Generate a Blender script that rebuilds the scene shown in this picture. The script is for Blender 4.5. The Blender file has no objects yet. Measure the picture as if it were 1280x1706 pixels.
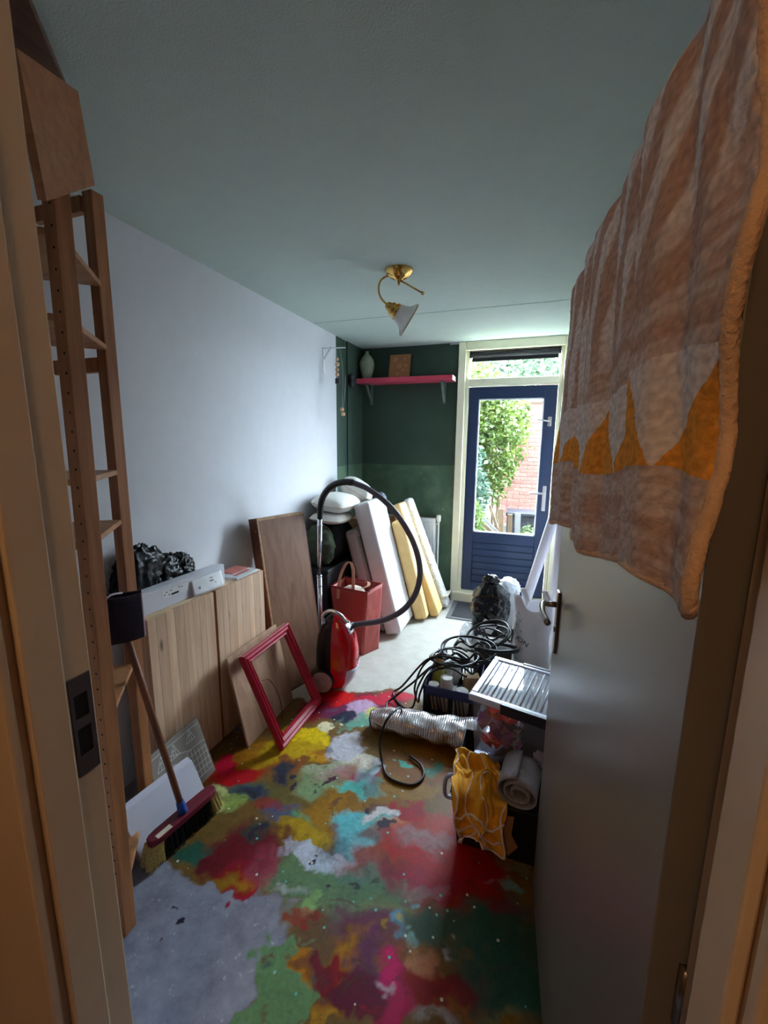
import bpy, bmesh, math, random
from mathutils import Vector, Matrix, noise
random.seed(7)
scene = bpy.context.scene
COL = scene.collection

# ---------------------------------------------------------------- camera
F_PX, CX, CY = 694.56, 640.0, 853.0
PITCH, YAW, ROLL = math.radians(9.813), math.radians(-19.26), math.radians(0.496)
CAM = Vector((0, 0, 1.636))
fw = Vector((math.sin(YAW)*math.cos(PITCH), math.cos(YAW)*math.cos(PITCH), -math.sin(PITCH)))
rt0 = Vector((math.cos(YAW), -math.sin(YAW), 0)); up0 = rt0.cross(fw)
rt = math.cos(ROLL)*rt0 + math.sin(ROLL)*up0
up = -math.sin(ROLL)*rt0 + math.cos(ROLL)*up0
cam_d = bpy.data.cameras.new('camera'); cam = bpy.data.objects.new('camera', cam_d); COL.objects.link(cam)
cam_d.sensor_fit = 'VERTICAL'; cam_d.sensor_height = 36.0; cam_d.lens = 36.0*F_PX/1706.0
cam_d.clip_start = 0.02
M = Matrix((rt, up, -fw)).transposed().to_4x4(); M.translation = CAM
cam.matrix_world = M
scene.camera = cam
# ---------------------------------------------------------------- world, exposure
w = bpy.data.worlds.new('sky'); scene.world = w; w.use_nodes = True
SKY = 34.0
bg = w.node_tree.nodes['Background']; bg.inputs[0].default_value = (0.72, 0.86, 1.0, 1); bg.inputs[1].default_value = SKY
sun_d = bpy.data.lights.new('sun', 'SUN'); sun_d.energy = 7.0; sun_d.angle = math.radians(3); sun_d.color = (1, .93, .8)
sun = bpy.data.objects.new('sun', sun_d); COL.objects.link(sun)
sun.rotation_euler = Vector((0.35, 0.75, -1.0)).to_track_quat('-Z', 'Y').to_euler()
vs = scene.view_settings; vs.view_transform = 'Standard'; vs.look = 'None'; vs.gamma = 1.0; vs.exposure = 1.0
try: vs.use_curve_mapping = False
except Exception: pass
try:
    scene.cycles.use_denoising = True
    scene.cycles.max_bounces = 8; scene.cycles.diffuse_bounces = 4; scene.cycles.adaptive_threshold = .03; scene.cycles.transparent_max_bounces = 16
    scene.cycles.sample_clamp_indirect = 45.0
    scene.cycles.caustics_reflective = False; scene.cycles.caustics_refractive = False
except Exception: pass
def portal(name, loc, sx, sy):
    l = bpy.data.lights.new(name, 'AREA'); l.shape = 'RECTANGLE'; l.size = sx; l.size_y = sy
    l.cycles.is_portal = True
    o = bpy.data.objects.new(name, l); COL.objects.link(o); o.location = loc; o.rotation_euler = (math.radians(-90), 0, 0)
portal('door_glass_portal', (-.216, 4.198, 1.378), .60, 1.31)
portal('transom_portal', (-.209, 4.19, 2.343), .80, .25)

# ---------------------------------------------------------------- pixel helpers: a pixel plus a known plane gives a place in the room
def ray(x, y): return fw*F_PX + rt*(x-CX) - up*(y-CY)
def PZ(x, y, z=0.0):
    d = ray(x, y); return CAM + d*((z-CAM.z)/d.z)
def PY(x, y, Y):
    d = ray(x, y); return CAM + d*(Y/d.y)
def PX(x, y, X):
    d = ray(x, y); return CAM + d*(X/d.x)

# ---------------------------------------------------------------- materials
def srgb(c):
    return tuple((v/255/12.92 if v/255 <= .04045 else ((v/255+.055)/1.055)**2.4) for v in c)
MATS = {}
class NT:
    def __init__(s, m): s.t = m.node_tree; s.n = s.t.nodes; s.l = s.t.links
    def new(s, typ, **kw):
        n = s.n.new(typ)
        for k, v in kw.items(): setattr(n, k, v)
        return n
    def link(s, a, b): s.l.new(a, b)
def base_mat(name):
    m = bpy.data.materials.new(name); m.use_nodes = True; t = NT(m); b = t.n['Principled BSDF']
    MATS[name] = m; return m, t, b
def mixcol(t, fac, a, b, blend='MIX'):
    n = t.new('ShaderNodeMix', data_type='RGBA', blend_type=blend)
    for sock, v in ((n.inputs[0], fac), (n.inputs[6], a), (n.inputs[7], b)):
        if hasattr(v, 'is_output'): t.link(v, sock)
        elif isinstance(v, (tuple, list)): sock.default_value = (*v[:3], 1)
        else: sock.default_value = v
    return n.outputs[2]
def noise_tex(t, vec, scale, detail=4, rough=.55, dist=0):
    n = t.new('ShaderNodeTexNoise'); n.inputs['Scale'].default_value = scale; n.inputs['Detail'].default_value = detail
    n.inputs['Roughness'].default_value = rough; n.inputs['Distortion'].default_value = dist
    if vec is not None: t.link(vec, n.inputs['Vector'])
    return n
def ramp(t, fac, a, b):
    n = t.new('ShaderNodeMapRange'); n.inputs[1].default_value = a; n.inputs[2].default_value = b
    t.link(fac, n.inputs[0]); return n.outputs[0]
def coords(t, scale=(1, 1, 1), kind='Object', rot=(0, 0, 0)):
    c = t.new('ShaderNodeTexCoord'); m = t.new('ShaderNodeMapping')
    m.inputs['Scale'].default_value = scale; m.inputs['Rotation'].default_value = rot
    t.link(c.outputs[kind], m.inputs[0]); return m.outputs[0]
def bump(t, b, h, strength=.2, dist=.01):
    n = t.new('ShaderNodeBump'); n.inputs['Strength'].default_value = strength; n.inputs['Distance'].default_value = dist
    t.link(h, n.inputs['Height']); t.link(n.outputs[0], b.inputs['Normal'])
def plain(name, rgb, rough=.5, metal=0, var=.12, scale=12, bmp=0, bscale=60, rand=0, spec=None, **kw):
    if name in MATS: return MATS[name]
    m, t, b = base_mat(name); c = srgb(rgb)
    v = coords(t)
    n = noise_tex(t, v, scale)
    lo = tuple(x*(1-var) for x in c); hi = tuple(min(1, x*(1+var)) for x in c)
    col = mixcol(t, ramp(t, n.outputs[0], .3, .7), lo, hi)
    if rand:
        oi = t.new('ShaderNodeObjectInfo'); hs = t.new('ShaderNodeHueSaturation')
        mr = t.new('ShaderNodeMapRange'); mr.inputs[3].default_value = 1-rand; mr.inputs[4].default_value = 1+rand
        t.link(oi.outputs['Random'], mr.inputs[0]); t.link(mr.outputs[0], hs.inputs['Value']); t.link(col, hs.inputs['Color']); col = hs.outputs[0]
    t.link(col, b.inputs['Base Color'])
    b.inputs['Roughness'].default_value = rough; b.inputs['Metallic'].default_value = metal
    if spec is not None: b.inputs['Specular IOR Level'].default_value = spec
    for k, val in kw.items(): b.inputs[k].default_value = val
    if bmp: bump(t, b, noise_tex(t, v, bscale, 3).outputs[0], bmp)
    return m
def wood(name, rgb, dark, axis='Z', rough=.55, rand=.18, scale=1.0, knots=.5):
    if name in MATS: return MATS[name]
    m, t, b = base_mat(name); c, d = srgb(rgb), srgb(dark)
    s = {'X': (1.2, 16, 16), 'Y': (16, 1.2, 16), 'Z': (16, 16, 1.2)}[axis]
    tc = t.new('ShaderNodeTexCoord'); oi = t.new('ShaderNodeObjectInfo')
    ad = t.new('ShaderNodeVectorMath', operation='ADD'); sc = t.new('ShaderNodeVectorMath', operation='SCALE')
    cmb = t.new('ShaderNodeCombineXYZ')
    for i in range(3): t.link(oi.outputs['Random'], cmb.inputs[i])
    t.link(cmb.outputs[0], sc.inputs[0]); sc.inputs['Scale'].default_value = 7.3
    t.link(tc.outputs['Object'], ad.inputs[0]); t.link(sc.outputs[0], ad.inputs[1])
    mp = t.new('ShaderNodeMapping'); mp.inputs['Scale'].default_value = tuple(x*scale for x in s); t.link(ad.outputs[0], mp.inputs[0])
    n = noise_tex(t, mp.outputs[0], 2.2, 5, .6, .6)
    col = mixcol(t, ramp(t, n.outputs[0], .35, .72), c, d)
    mk = t.new('ShaderNodeMapping'); k = {'X': (2.2, 7, 7), 'Y': (7, 2.2, 7), 'Z': (7, 7, 2.2)}[axis]
    mk.inputs['Scale'].default_value = k; t.link(ad.outputs[0], mk.inputs[0])
    vo = t.new('ShaderNodeTexVoronoi'); vo.inputs['Scale'].default_value = 1.6; t.link(mk.outputs[0], vo.inputs['Vector'])
    kn = ramp(t, vo.outputs['Distance'], .14, .05)
    kf = t.new('ShaderNodeMath', operation='MULTIPLY'); t.link(kn, kf.inputs[0]); kf.inputs[1].default_value = knots
    col = mixcol(t, kf.outputs[0], col, tuple(x*.35 for x in d))
    hs = t.new('ShaderNodeHueSaturation'); mr = t.new('ShaderNodeMapRange'); mr.inputs[3].default_value = 1-rand; mr.inputs[4].default_value = 1+rand
    t.link(oi.outputs['Random'], mr.inputs[0]); t.link(mr.outputs[0], hs.inputs['Value']); t.link(col, hs.inputs['Color'])
    t.link(hs.outputs[0], b.inputs['Base Color']); b.inputs['Roughness'].default_value = rough
    bump(t, b, n.outputs[0], .08, .004)
    return m
def glass(name, tint=(1, 1, 1), haze=0.0):
    m = bpy.data.materials.new(name); m.use_nodes = True; t = NT(m); MATS[name] = m
    t.n.remove(t.n['Principled BSDF']); out = t.n['Material Output']
    tr = t.new('ShaderNodeBsdfTransparent'); tr.inputs[0].default_value = (*tint, 1)
    gl = t.new('ShaderNodeBsdfGlossy'); gl.inputs['Roughness'].default_value = .03
    fr = t.new('ShaderNodeFresnel'); ge = t.new('ShaderNodeNewGeometry'); io = t.new('ShaderNodeMapRange')   # thin pane: the same reflection on both faces
    io.inputs[3].default_value = 1.45; io.inputs[4].default_value = 1/1.45; t.link(ge.outputs['Backfacing'], io.inputs[0]); t.link(io.outputs[0], fr.inputs[0])
    mx = t.new('ShaderNodeMixShader'); t.link(fr.outputs[0], mx.inputs[0]); t.link(tr.outputs[0], mx.inputs[1]); t.link(gl.outputs[0], mx.inputs[2])
    o = mx.outputs[0]
    if haze:
        df = t.new('ShaderNodeBsdfPrincipled'); df.inputs['Base Color'].default_value = (.82, .86, .95, 1); df.inputs['Roughness'].default_value = .25
        m2 = t.new('ShaderNodeMixShader'); m2.inputs[0].default_value = haze; t.link(o, m2.inputs[1]); t.link(df.outputs[0], m2.inputs[2]); o = m2.outputs[0]
    t.link(o, out.inputs[0]); return m

# ---------------------------------------------------------------- mesh helpers
class MB:
    def __init__(s): s.v = []; s.f = []; s.uv = None
    def add(s, vs, fs):
        o = len(s.v); s.v += [Vector(x) for x in vs]; s.f += [tuple(i+o for i in f) for f in fs]; return s
    def par(s, O, U, V, W):
        O, U, V, W = map(Vector, (O, U, V, W))
        if U.cross(V).dot(W) < 0: U, V = V, U
        p = [O, O+U, O+U+V, O+V]; p += [q+W for q in p]
        return s.add(p, [(3, 2, 1, 0), (4, 5, 6, 7), (0, 1, 5, 4), (1, 2, 6, 5), (2, 3, 7, 6), (3, 0, 4, 7)])
    def box(s, x0, x1, y0, y1, z0, z1): return s.par((x0, y0, z0), (x1-x0, 0, 0), (0, y1-y0, 0), (0, 0, z1-z0))
    def tube(s, pts, r, seg=10, cap=True, closed=False):
        pts = [Vector(p) for p in pts]; n = len(pts); rs = r if isinstance(r, (list, tuple)) else [r]*n
        t = [(pts[min(i+1, n-1)]-pts[max(i-1, 0)]).normalized() for i in range(n)]
        a = Vector((0, 0, 1)) if abs(t[0].z) < .9 else Vector((1, 0, 0))
        nrm = (a - t[0]*a.dot(t[0])).normalized(); vs, fs = [], []
        for i in range(n):
            nrm = (nrm - t[i]*nrm.dot(t[i])).normalized(); b = t[i].cross(nrm)
            for k in range(seg):
                q = 2*math.pi*k/seg; vs.append(pts[i]+(nrm*math.cos(q)+b*math.sin(q))*rs[i])
        for i in range(n-1):
            for k in range(seg):
                k2 = (k+1) % seg; fs.append((i*seg+k, i*seg+k2, (i+1)*seg+k2, (i+1)*seg+k))
        if cap: fs += [tuple(range(seg))[::-1], tuple((n-1)*seg+k for k in range(seg))]
        return s.add(vs, fs)
    def lathe(s, prof, O=(0, 0, 0), axis=(0, 0, 1), seg=32, cap=True):
        O = Vector(O); ax = Vector(axis).normalized(); a = Vector((1, 0, 0)) if abs(ax.x) < .8 else Vector((0, 1, 0))
        e1 = (a-ax*a.dot(ax)).normalized(); e2 = ax.cross(e1); vs, fs = [], []
        for (r, z) in prof:
            for k in range(seg):
                q = 2*math.pi*k/seg; vs.append(O+ax*z+(e1*math.cos(q)+e2*math.sin(q))*r)
        for i in range(len(prof)-1):
            for k in range(seg):
                k2 = (k+1) % seg; fs.append((i*seg+k, i*seg+k2, (i+1)*seg+k2, (i+1)*seg+k))
        if cap: fs += [tuple(range(seg))[::-1], tuple((len(prof)-1)*seg+k for k in range(seg))]
        return s.add(vs, fs)
    def grid(s, fn, nu, nv):
        vs = [fn(i/nu, j/nv) for j in range(nv+1) for i in range(nu+1)]
        return s.add(vs, [(j*(nu+1)+i, j*(nu+1)+i+1, (j+1)*(nu+1)+i+1, (j+1)*(nu+1)+i) for j in range(nv) for i in range(nu)])
    def prism(s, poly, d):
        poly = [Vector(p) for p in poly]; d = Vector(d); n = len(poly)
        return s.add(poly+[p+d for p in poly], [tuple(range(n))[::-1], tuple(range(n, 2*n))]+[(i, (i+1) % n, (i+1) % n+n, i+n) for i in range(n)])
    def blob(s, c, rad, amp=.15, freq=2.5, seed=0, sub=4, ridge=True, rot=None, flat=None):
        bm = bmesh.new(); bmesh.ops.create_icosphere(bm, subdivisions=sub, radius=1)
        c = Vector(c); sd = Vector((seed*3.7, seed*1.9, seed*5.1)); vs = []
        for v in bm.verts:
            p = v.co.normalized(); q = p*freq+sd
            n = noise.noise(q)
            if ridge: n = (1-2*abs(noise.noise(q)))*.6 + .4*(1-2*abs(noise.noise(q*2.3+sd)))
            p2 = p*(1+amp*n); p2 = Vector((p2.x*rad[0], p2.y*rad[1], p2.z*rad[2]))
            if rot is not None: p2 = rot @ p2
            p2 = c+p2
            if flat is not None and p2.z < flat: p2.z = flat
            vs.append(p2)
        fs = [tuple(v.index for v in f.verts) for f in bm.faces]; bm.free()
        return s.add(vs, fs)
    def build(s, name, mat, parent=None, smooth=False, bevel=0, solid=0, sub=0, seg=2, loc=None, label=None):
        if loc is None:
            if parent is not None: loc = Vector((0, 0, 0))
            else:
                n = len(s.v); loc = Vector((sum(v.x for v in s.v)/n, sum(v.y for v in s.v)/n, min(v.z for v in s.v)))
        off = Vector(loc)
        pw = Vector((0, 0, 0)); q = parent
        while q is not None: pw += q.location; q = q.parent
        me = bpy.data.meshes.new(name); me.from_pydata([v-off-pw if parent is None else v-pw-off for v in s.v], [], s.f); me.update()
        bm = bmesh.new(); bm.from_mesh(me); bmesh.ops.recalc_face_normals(bm, faces=bm.faces); bm.to_mesh(me); bm.free()
        me.materials.append(mat); o = bpy.data.objects.new(name, me); COL.objects.link(o)
        o.location = off
        if parent is not None: o.parent = parent
        if smooth:
            for p in me.polygons: p.use_smooth = True
        if solid: md = o.modifiers.new('thickness', 'SOLIDIFY'); md.thickness = solid; md.offset = 0
        if bevel:
            md = o.modifiers.new('bevel', 'BEVEL'); md.width = bevel; md.segments = seg; md.limit_method = 'ANGLE'; md.angle_limit = math.radians(40)
        if sub: md = o.modifiers.new('sub', 'SUBSURF'); md.levels = sub; md.render_levels = sub
        if label: o['label'] = label
        return o
def tag(o, label, cat, group=None):
    o['label'] = label; o['category'] = cat
    if group: o['group'] = group
    return o
def thing(name, label, cat, loc, group=None):
    o = bpy.data.objects.new(name, None); COL.objects.link(o); o.location = loc; o.empty_display_size = .05
    return tag(o, label, cat, group)
def struct(o): o['kind'] = 'structure'; return o
def text_mesh(name, body, size, mat, parent, mtx):
    cu = bpy.data.curves.new(name, 'FONT'); cu.body = body; cu.size = size; cu.extrude = .0004
    tmp = bpy.data.objects.new(name+'_tmp', cu); COL.objects.link(tmp)
    dg = bpy.context.evaluated_depsgraph_get(); me = bpy.data.meshes.new_from_object(tmp.evaluated_get(dg))
    bpy.data.objects.remove(tmp)
    pw = parent.location.copy(); q = parent.parent
    while q is not None: pw += q.location; q = q.parent
    me.transform(Matrix.Translation(-pw) @ mtx); me.materials.clear(); me.materials.append(mat)
    o = bpy.data.objects.new(name, me); COL.objects.link(o); o.parent = parent; return o
def frame_mtx(O, ex, ey):
    ex = Vector(ex).normalized(); ey = Vector(ey); ey = (ey-ex*ey.dot(ex)).normalized(); ez = ex.cross(ey)
    m = Matrix((ex, ey, ez)).transposed().to_4x4(); m.translation = Vector(O); return m
def spline(pts, n=8):
    pts = [Vector(p) for p in pts]; out = []
    P = [pts[0]*2-pts[1]]+pts+[pts[-1]*2-pts[-2]]
    for i in range(1, len(P)-2):
        a, b, c, d = P[i-1], P[i], P[i+1], P[i+2]
        for k in range(n):
            t = k/n
            out.append(.5*((2*b)+(c-a)*t+(2*a-5*b+4*c-d)*t*t+(3*b-a-3*c+d)*t**3))
    out.append(pts[-1]); return out

# ================================================================ ROOM SHELL
XL, XR, YB, YD, YH, H = -1.72, .285, 4.168, .475, .36, 2.55
white = plain('wall_white', (213, 212, 216), .85, var=.02, bmp=.12, bscale=220)
ceil_m = plain('ceiling_white', (202, 217, 210), .9, var=.02, bmp=.25, bscale=160)
cream = plain('frame_cream', (236, 231, 204), .4, var=.03)
creamw = plain('frame_cream_hall', (228, 204, 172), .38, var=.03)
def green_mat():
    m, t, b = base_mat('wall_green')
    g = t.new('ShaderNodeNewGeometry'); sp = t.new('ShaderNodeSeparateXYZ'); t.link(g.outputs['Position'], sp.inputs[0])
    n = noise_tex(t, g.outputs['Position'], 3.5, 4)
    add = t.new('ShaderNodeMath', operation='MULTIPLY_ADD'); add.inputs[1].default_value = .03; t.link(n.outputs[0], add.inputs[0]); t.link(sp.outputs[2], add.inputs[2])
    low = ramp(t, add.outputs[0], 1.405, 1.395)     # the lower part was painted with another batch
    a = mixcol(t, ramp(t, n.outputs[0], .35, .65), srgb((46, 68, 55)), srgb((54, 76, 62)))
    bb = mixcol(t, ramp(t, n.outputs[0], .45, .6), srgb((68, 94, 74)), srgb((86, 112, 88)))
    n2 = noise_tex(t, g.outputs['Position'], 26, 2)
    bb = mixcol(t, ramp(t, n2.outputs[0], .74, .78), bb, srgb((150, 165, 150)))
    t.link(mixcol(t, low, a, bb), b.inputs['Base Color']); b.inputs['Roughness'].default_value = .75
    return m
green = green_mat()

# floor: bare screed with spilled paint
import numpy as np
def floor_mat():
    m, t, b = base_mat('painted_floor')
    g = t.new('ShaderNodeNewGeometry'); pos = g.outputs['Position']
    n3 = noise_tex(t, pos, 9, 5, .7); n4 = noise_tex(t, pos, 34, 4, .7); n5 = noise_tex(t, pos, 30, 4, .7, 1.2)
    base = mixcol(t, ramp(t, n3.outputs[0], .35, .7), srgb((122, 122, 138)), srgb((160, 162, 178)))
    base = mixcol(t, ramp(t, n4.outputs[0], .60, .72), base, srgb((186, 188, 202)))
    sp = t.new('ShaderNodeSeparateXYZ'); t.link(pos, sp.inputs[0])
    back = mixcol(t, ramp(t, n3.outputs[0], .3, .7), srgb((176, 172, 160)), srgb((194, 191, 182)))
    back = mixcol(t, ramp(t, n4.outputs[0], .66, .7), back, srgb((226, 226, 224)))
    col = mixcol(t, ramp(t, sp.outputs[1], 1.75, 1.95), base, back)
    at = t.new('ShaderNodeAttribute', attribute_name='paint')
    pc = mixcol(t, .38, at.outputs['Color'], mixcol(t, ramp(t, n5.outputs[0], .35, .65), (.25, .25, .25), (1.1, 1.1, 1.1)), 'MULTIPLY')
    n6 = noise_tex(t, pos, 14, 6, .72, .8); pc = mixcol(t, ramp(t, n6.outputs[0], .56, .68), pc, mixcol(t, .6, pc, srgb((70, 60, 44))))
    hs_ = t.new('ShaderNodeHueSaturation'); hs_.inputs['Saturation'].default_value = 1.15; hs_.inputs['Value'].default_value = 1.0; t.link(pc, hs_.inputs['Color']); pc = hs_.outputs[0]
    col = mixcol(t, at.outputs['Alpha'], col, pc)
    # small splashes
    for sc, th, c1, c2 in ((34, .17, (216, 216, 196), (96, 190, 180)),):
        vo = t.new('ShaderNodeTexVoronoi'); vo.inputs['Scale'].default_value = sc; t.link(pos, vo.inputs['Vector'])
        sc_ = t.new('ShaderNodeSeparateColor'); t.link(vo.outputs['Color'], sc_.inputs[0])
        mm = t.new('ShaderNodeMath', operation='MULTIPLY'); t.link(ramp(t, vo.outputs['Distance'], th+.02, th-.02), mm.inputs[0]); t.link(ramp(t, sc_.outputs[0], .84, .86), mm.inputs[1])
        m3 = t.new('ShaderNodeMath', operation='MULTIPLY'); t.link(mm.outputs[0], m3.inputs[0]); t.link(at.outputs['Alpha'], m3.inputs[1])
        col = mixcol(t, m3.outputs[0], col, mixcol(t, ramp(t, sc_.outputs[1], .45, .55), srgb(c1), srgb(c2)))
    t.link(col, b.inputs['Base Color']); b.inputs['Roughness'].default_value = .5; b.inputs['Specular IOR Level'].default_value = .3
    bump(t, b, n4.outputs[0], .12, .004)
    return m
def paint_layers():
    """the spilled paint: warped pools, laid one over the other, stored on the floor's vertices"""
    x0, x1, y0, y1, st = -1.62, .20, .55, 2.50, .004
    nx, ny = int((x1-x0)/st), int((y1-y0)/st)
    gx, gy = np.meshgrid(x0+np.arange(nx+1)*st, y0+np.arange(ny+1)*st)
    wx = np.zeros_like(gx); wy = np.zeros_like(gx)
    def field(f, ox, octv):
        step = max(1, int(round(.12/(f*st*2**(octv-1)))))
        return np.array([[noise.fractal(Vector((float(a)*f+ox, float(c)*f, ox)), .9, 2.1, octv) for a in gx[0]] for c in gy[:, 0]])
    n_a, n_b = field(4.5, 3.1, 4), field(4.5, 11.7, 4)
    n_c, n_d = field(18, 5.3, 5), field(18, 17.9, 5)
    wx = gx+.075*n_a+.027*n_c; wy = gy+.075*n_b+.027*n_d
    rgba = np.zeros((*gx.shape, 4))
    def B(px, py, rx, ry, c, soft=.12, only=False):
        o = PZ(px, py); ax = PZ(px+rx, py)-o; ay = (PZ(px, py+ry)-PZ(px, py-ry))/2
        an = math.atan2(ax.y, ax.x); la, lb = max(ax.length, .008), max(ay.length, .008)
        dx, dy = wx-o.x, wy-o.y
        u = (dx*math.cos(an)+dy*math.sin(an))/la; v = (-dx*math.sin(an)+dy*math.cos(an))/lb
        f = np.clip((1+soft-np.sqrt(u*u+v*v))/(2*soft), 0, 1); f = f*f*(3-2*f)
        if only: f = f*np.clip(rgba[..., 3]*2-1, 0, 1)*.6
        cc = srgb(c)
        hard = np.clip((1+.05-np.sqrt(u*u+v*v))/.1, 0, 1)
        for k in range(3):
            under = np.where(rgba[..., 3] > .02, rgba[..., k], cc[k]); rgba[..., k] = under*(1-f)+cc[k]*f
        if not only: rgba[..., 3] = np.maximum(rgba[..., 3], np.where(rgba[..., 3] > .5, f, hard))
    olive = (122, 96, 58)
    for a in ((520, 1330, 250, 95), (650, 1560, 180, 170), (560, 1225, 150, 60), (790, 1500, 130, 190), (610, 1178, 110, 34), (400, 1400, 110, 70), (560, 1440, 150, 60), (480, 1660, 90, 60), (730, 1300, 120, 90), (800, 1680, 150, 90), (350, 1300, 60, 40), (420, 1255, 90, 40), (850, 1450, 90, 200), (480, 1200, 70, 40)):
        B(*a, olive, soft=.03)
    for px, py, rx, ry, c, s in (
        (430, 1300, 110, 40, (150, 96, 62), .5), (560, 1340, 90, 40, (150, 110, 52), .6), (470, 1320, 60, 25, (110, 100, 60), .6),
        (396, 1290, 42, 20, (190, 66, 70), .35), (372, 1278, 26, 14, (196, 70, 84), .3), (440, 1255, 40, 16, (176, 120, 50), .5),
        (404, 1327, 40, 18, (70, 92, 88), .5), (420, 1325, 22, 9, (52, 62, 82), .4), (474, 1290, 18, 14, (52, 56, 70), .35),
        (352, 1340, 22, 26, (196, 200, 140), .15), (375, 1345, 20, 14, (150, 168, 100), .3),
        (600, 1172, 78, 24, (118, 46, 66), .35), (650, 1165, 60, 11, (200, 66, 82), .25), (556, 1160, 34, 13, (214, 46, 48), .3), (530, 1175, 22, 20, (130, 40, 50), .4),
        (598, 1182, 30, 16, (200, 168, 196), .2), (572, 1195, 18, 12, (40, 40, 62), .25), (604, 1206, 34, 9, (120, 170, 150), .3), (628, 1196, 18, 8, (210, 206, 130), .3), (560, 1182, 20, 9, (110, 50, 80), .3),
        (506, 1222, 46, 18, (238, 210, 90), .12), (548, 1211, 16, 7, (236, 226, 190), .12), (494, 1250, 56, 18, (206, 172, 58), .2), (530, 1255, 30, 10, (216, 160, 70), .4),
        (576, 1246, 36, 26, (206, 206, 214), .12), (590, 1280, 40, 16, (220, 216, 200), .2), (556, 1296, 46, 24, (142, 166, 126), .3), (540, 1280, 30, 10, (170, 180, 150), .3),
        (610, 1298, 34, 10, (170, 96, 130), .4), (604, 1314, 46, 15, (112, 196, 188), .25), (636, 1288, 14, 8, (214, 214, 224), .2),
        (700, 1236, 52, 30, (104, 92, 44), .5), (716, 1272, 62, 46, (142, 90, 46), .5), (672, 1274, 10, 7, (110, 190, 170), .15), (720, 1277, 16, 12, (90, 130, 110), .4), (690, 1318, 40, 16, (150, 110, 46), .5),
        (480, 1358, 44, 20, (92, 98, 122), .5), (505, 1362, 26, 10, (96, 160, 130), .4), (505, 1386, 46, 20, (186, 154, 44), .25), (540, 1352, 40, 20, (170, 126, 50), .5),
        (604, 1372, 54, 26, (122, 198, 206), .2), (655, 1368, 42, 14, (120, 190, 192), .3), (590, 1400, 30, 20, (128, 196, 206), .3), (640, 1392, 30, 12, (90, 110, 110), .5),
        (506, 1420, 50, 22, (208, 214, 230), .08), (555, 1430, 34, 18, (196, 212, 226), .15),
        (480, 1448, 36, 30, (112, 138, 100), .12), (540, 1470, 90, 30, (108, 138, 104), .3), (600, 1445, 40, 26, (96, 130, 116), .4),
        (400, 1425, 70, 36, (112, 42, 48), .4), (400, 1482, 34, 34, (166, 50, 66), .1), (336, 1416, 34, 20, (50, 92, 76), .3), (438, 1448, 26, 30, (172, 96, 110), .5), (350, 1440, 26, 16, (96, 36, 42), .3), (425, 1395, 20, 12, (60, 66, 60), .3),
        (686, 1356, 36, 22, (166, 46, 56), .3), (640, 1360, 18, 8, (220, 214, 214), .3), (666, 1382, 26, 12, (222, 170, 130), .4), (730, 1420, 96, 50, (186, 76, 76), .5), (690, 1460, 60, 28, (150, 40, 80), .5), (790, 1480, 64, 46, (150, 28, 32), .5), (740, 1380, 44, 30, (180, 90, 80), .5),
        (560, 1520, 70, 44, (112, 140, 106), .4), (640, 1510, 50, 24, (120, 130, 90), .5), (610, 1560, 66, 40, (112, 66, 84), .5), (520, 1560, 26, 44, (116, 90, 66), .4), (512, 1512, 14, 26, (146, 182, 124), .3), (655, 1490, 40, 14, (104, 134, 100), .5),
        (660, 1536, 26, 14, (110, 160, 186), .5), (690, 1500, 10, 6, (110, 200, 214), .2),
        (462, 1640, 66, 66, (116, 150, 108), .06), (420, 1690, 44, 40, (116, 150, 108), .06), (498, 1614, 18, 30, (190, 130, 50), .2), (588, 1592, 34, 28, (176, 124, 50), .5), (544, 1684, 30, 22, (186, 138, 46), .25),
        (546, 1622, 36, 22, (150, 20, 30), .25), (592, 1660, 56, 36, (104, 28, 54), .3), (620, 1600, 30, 40, (110, 60, 90), .5),
        (664, 1632, 40, 52, (216, 74, 122), .35), (650, 1680, 30, 30, (190, 60, 100), .4), (712, 1594, 22, 26, (206, 150, 120), .4), (740, 1640, 60, 40, (146, 30, 36), .5), (800, 1620, 60, 30, (120, 30, 34), .5),
        (740, 1536, 70, 30, (58, 84, 66), .5), (830, 1570, 64, 50, (50, 92, 78), .5), (846, 1530, 28, 14, (160, 30, 34), .3), (850, 1640, 54, 50, (52, 92, 82), .5), (820, 1690, 40, 20, (150, 110, 50), .5), (690, 1560, 20, 12, (120, 190, 190), .3)):
        B(px, py, rx, ry, c, soft=s)
    # darker flecks
    for px, py, r in ((500, 1300, 6), (412, 1330, 9), (546, 1302, 7), (650, 1385, 12), (628, 1346, 7), (525, 1423, 6), (430, 1396, 8), (590, 1468, 6), (540, 1470, 5), (470, 1298, 7), (618, 1470, 7), (700, 1440, 6), (286, 1530, 4), (660, 1430, 5)):
        B(px, py, r, r*.7, (44, 46, 62), soft=.2)
    B(290, 1560, 7, 16, (40, 42, 58), soft=.25)
    rp_ = random.Random(21); pal = [(122, 96, 58), (150, 110, 52), (112, 138, 104), (170, 60, 66), (120, 46, 60), (206, 172, 58), (122, 196, 200), (206, 206, 214), (70, 78, 92), (142, 90, 46), (96, 60, 70), (60, 88, 74)]
    for k in range(95):
        px, py = rp_.uniform(330, 890), rp_.uniform(1165, 1700); r_ = rp_.choice((4, 6, 8, 12, 18, 26))*(.6+.8*(py-1165)/535)
        B(px, py, r_*rp_.uniform(.8, 1.8), r_*.6, rp_.choice(pal), soft=rp_.uniform(.15, .9), only=True)
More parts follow.
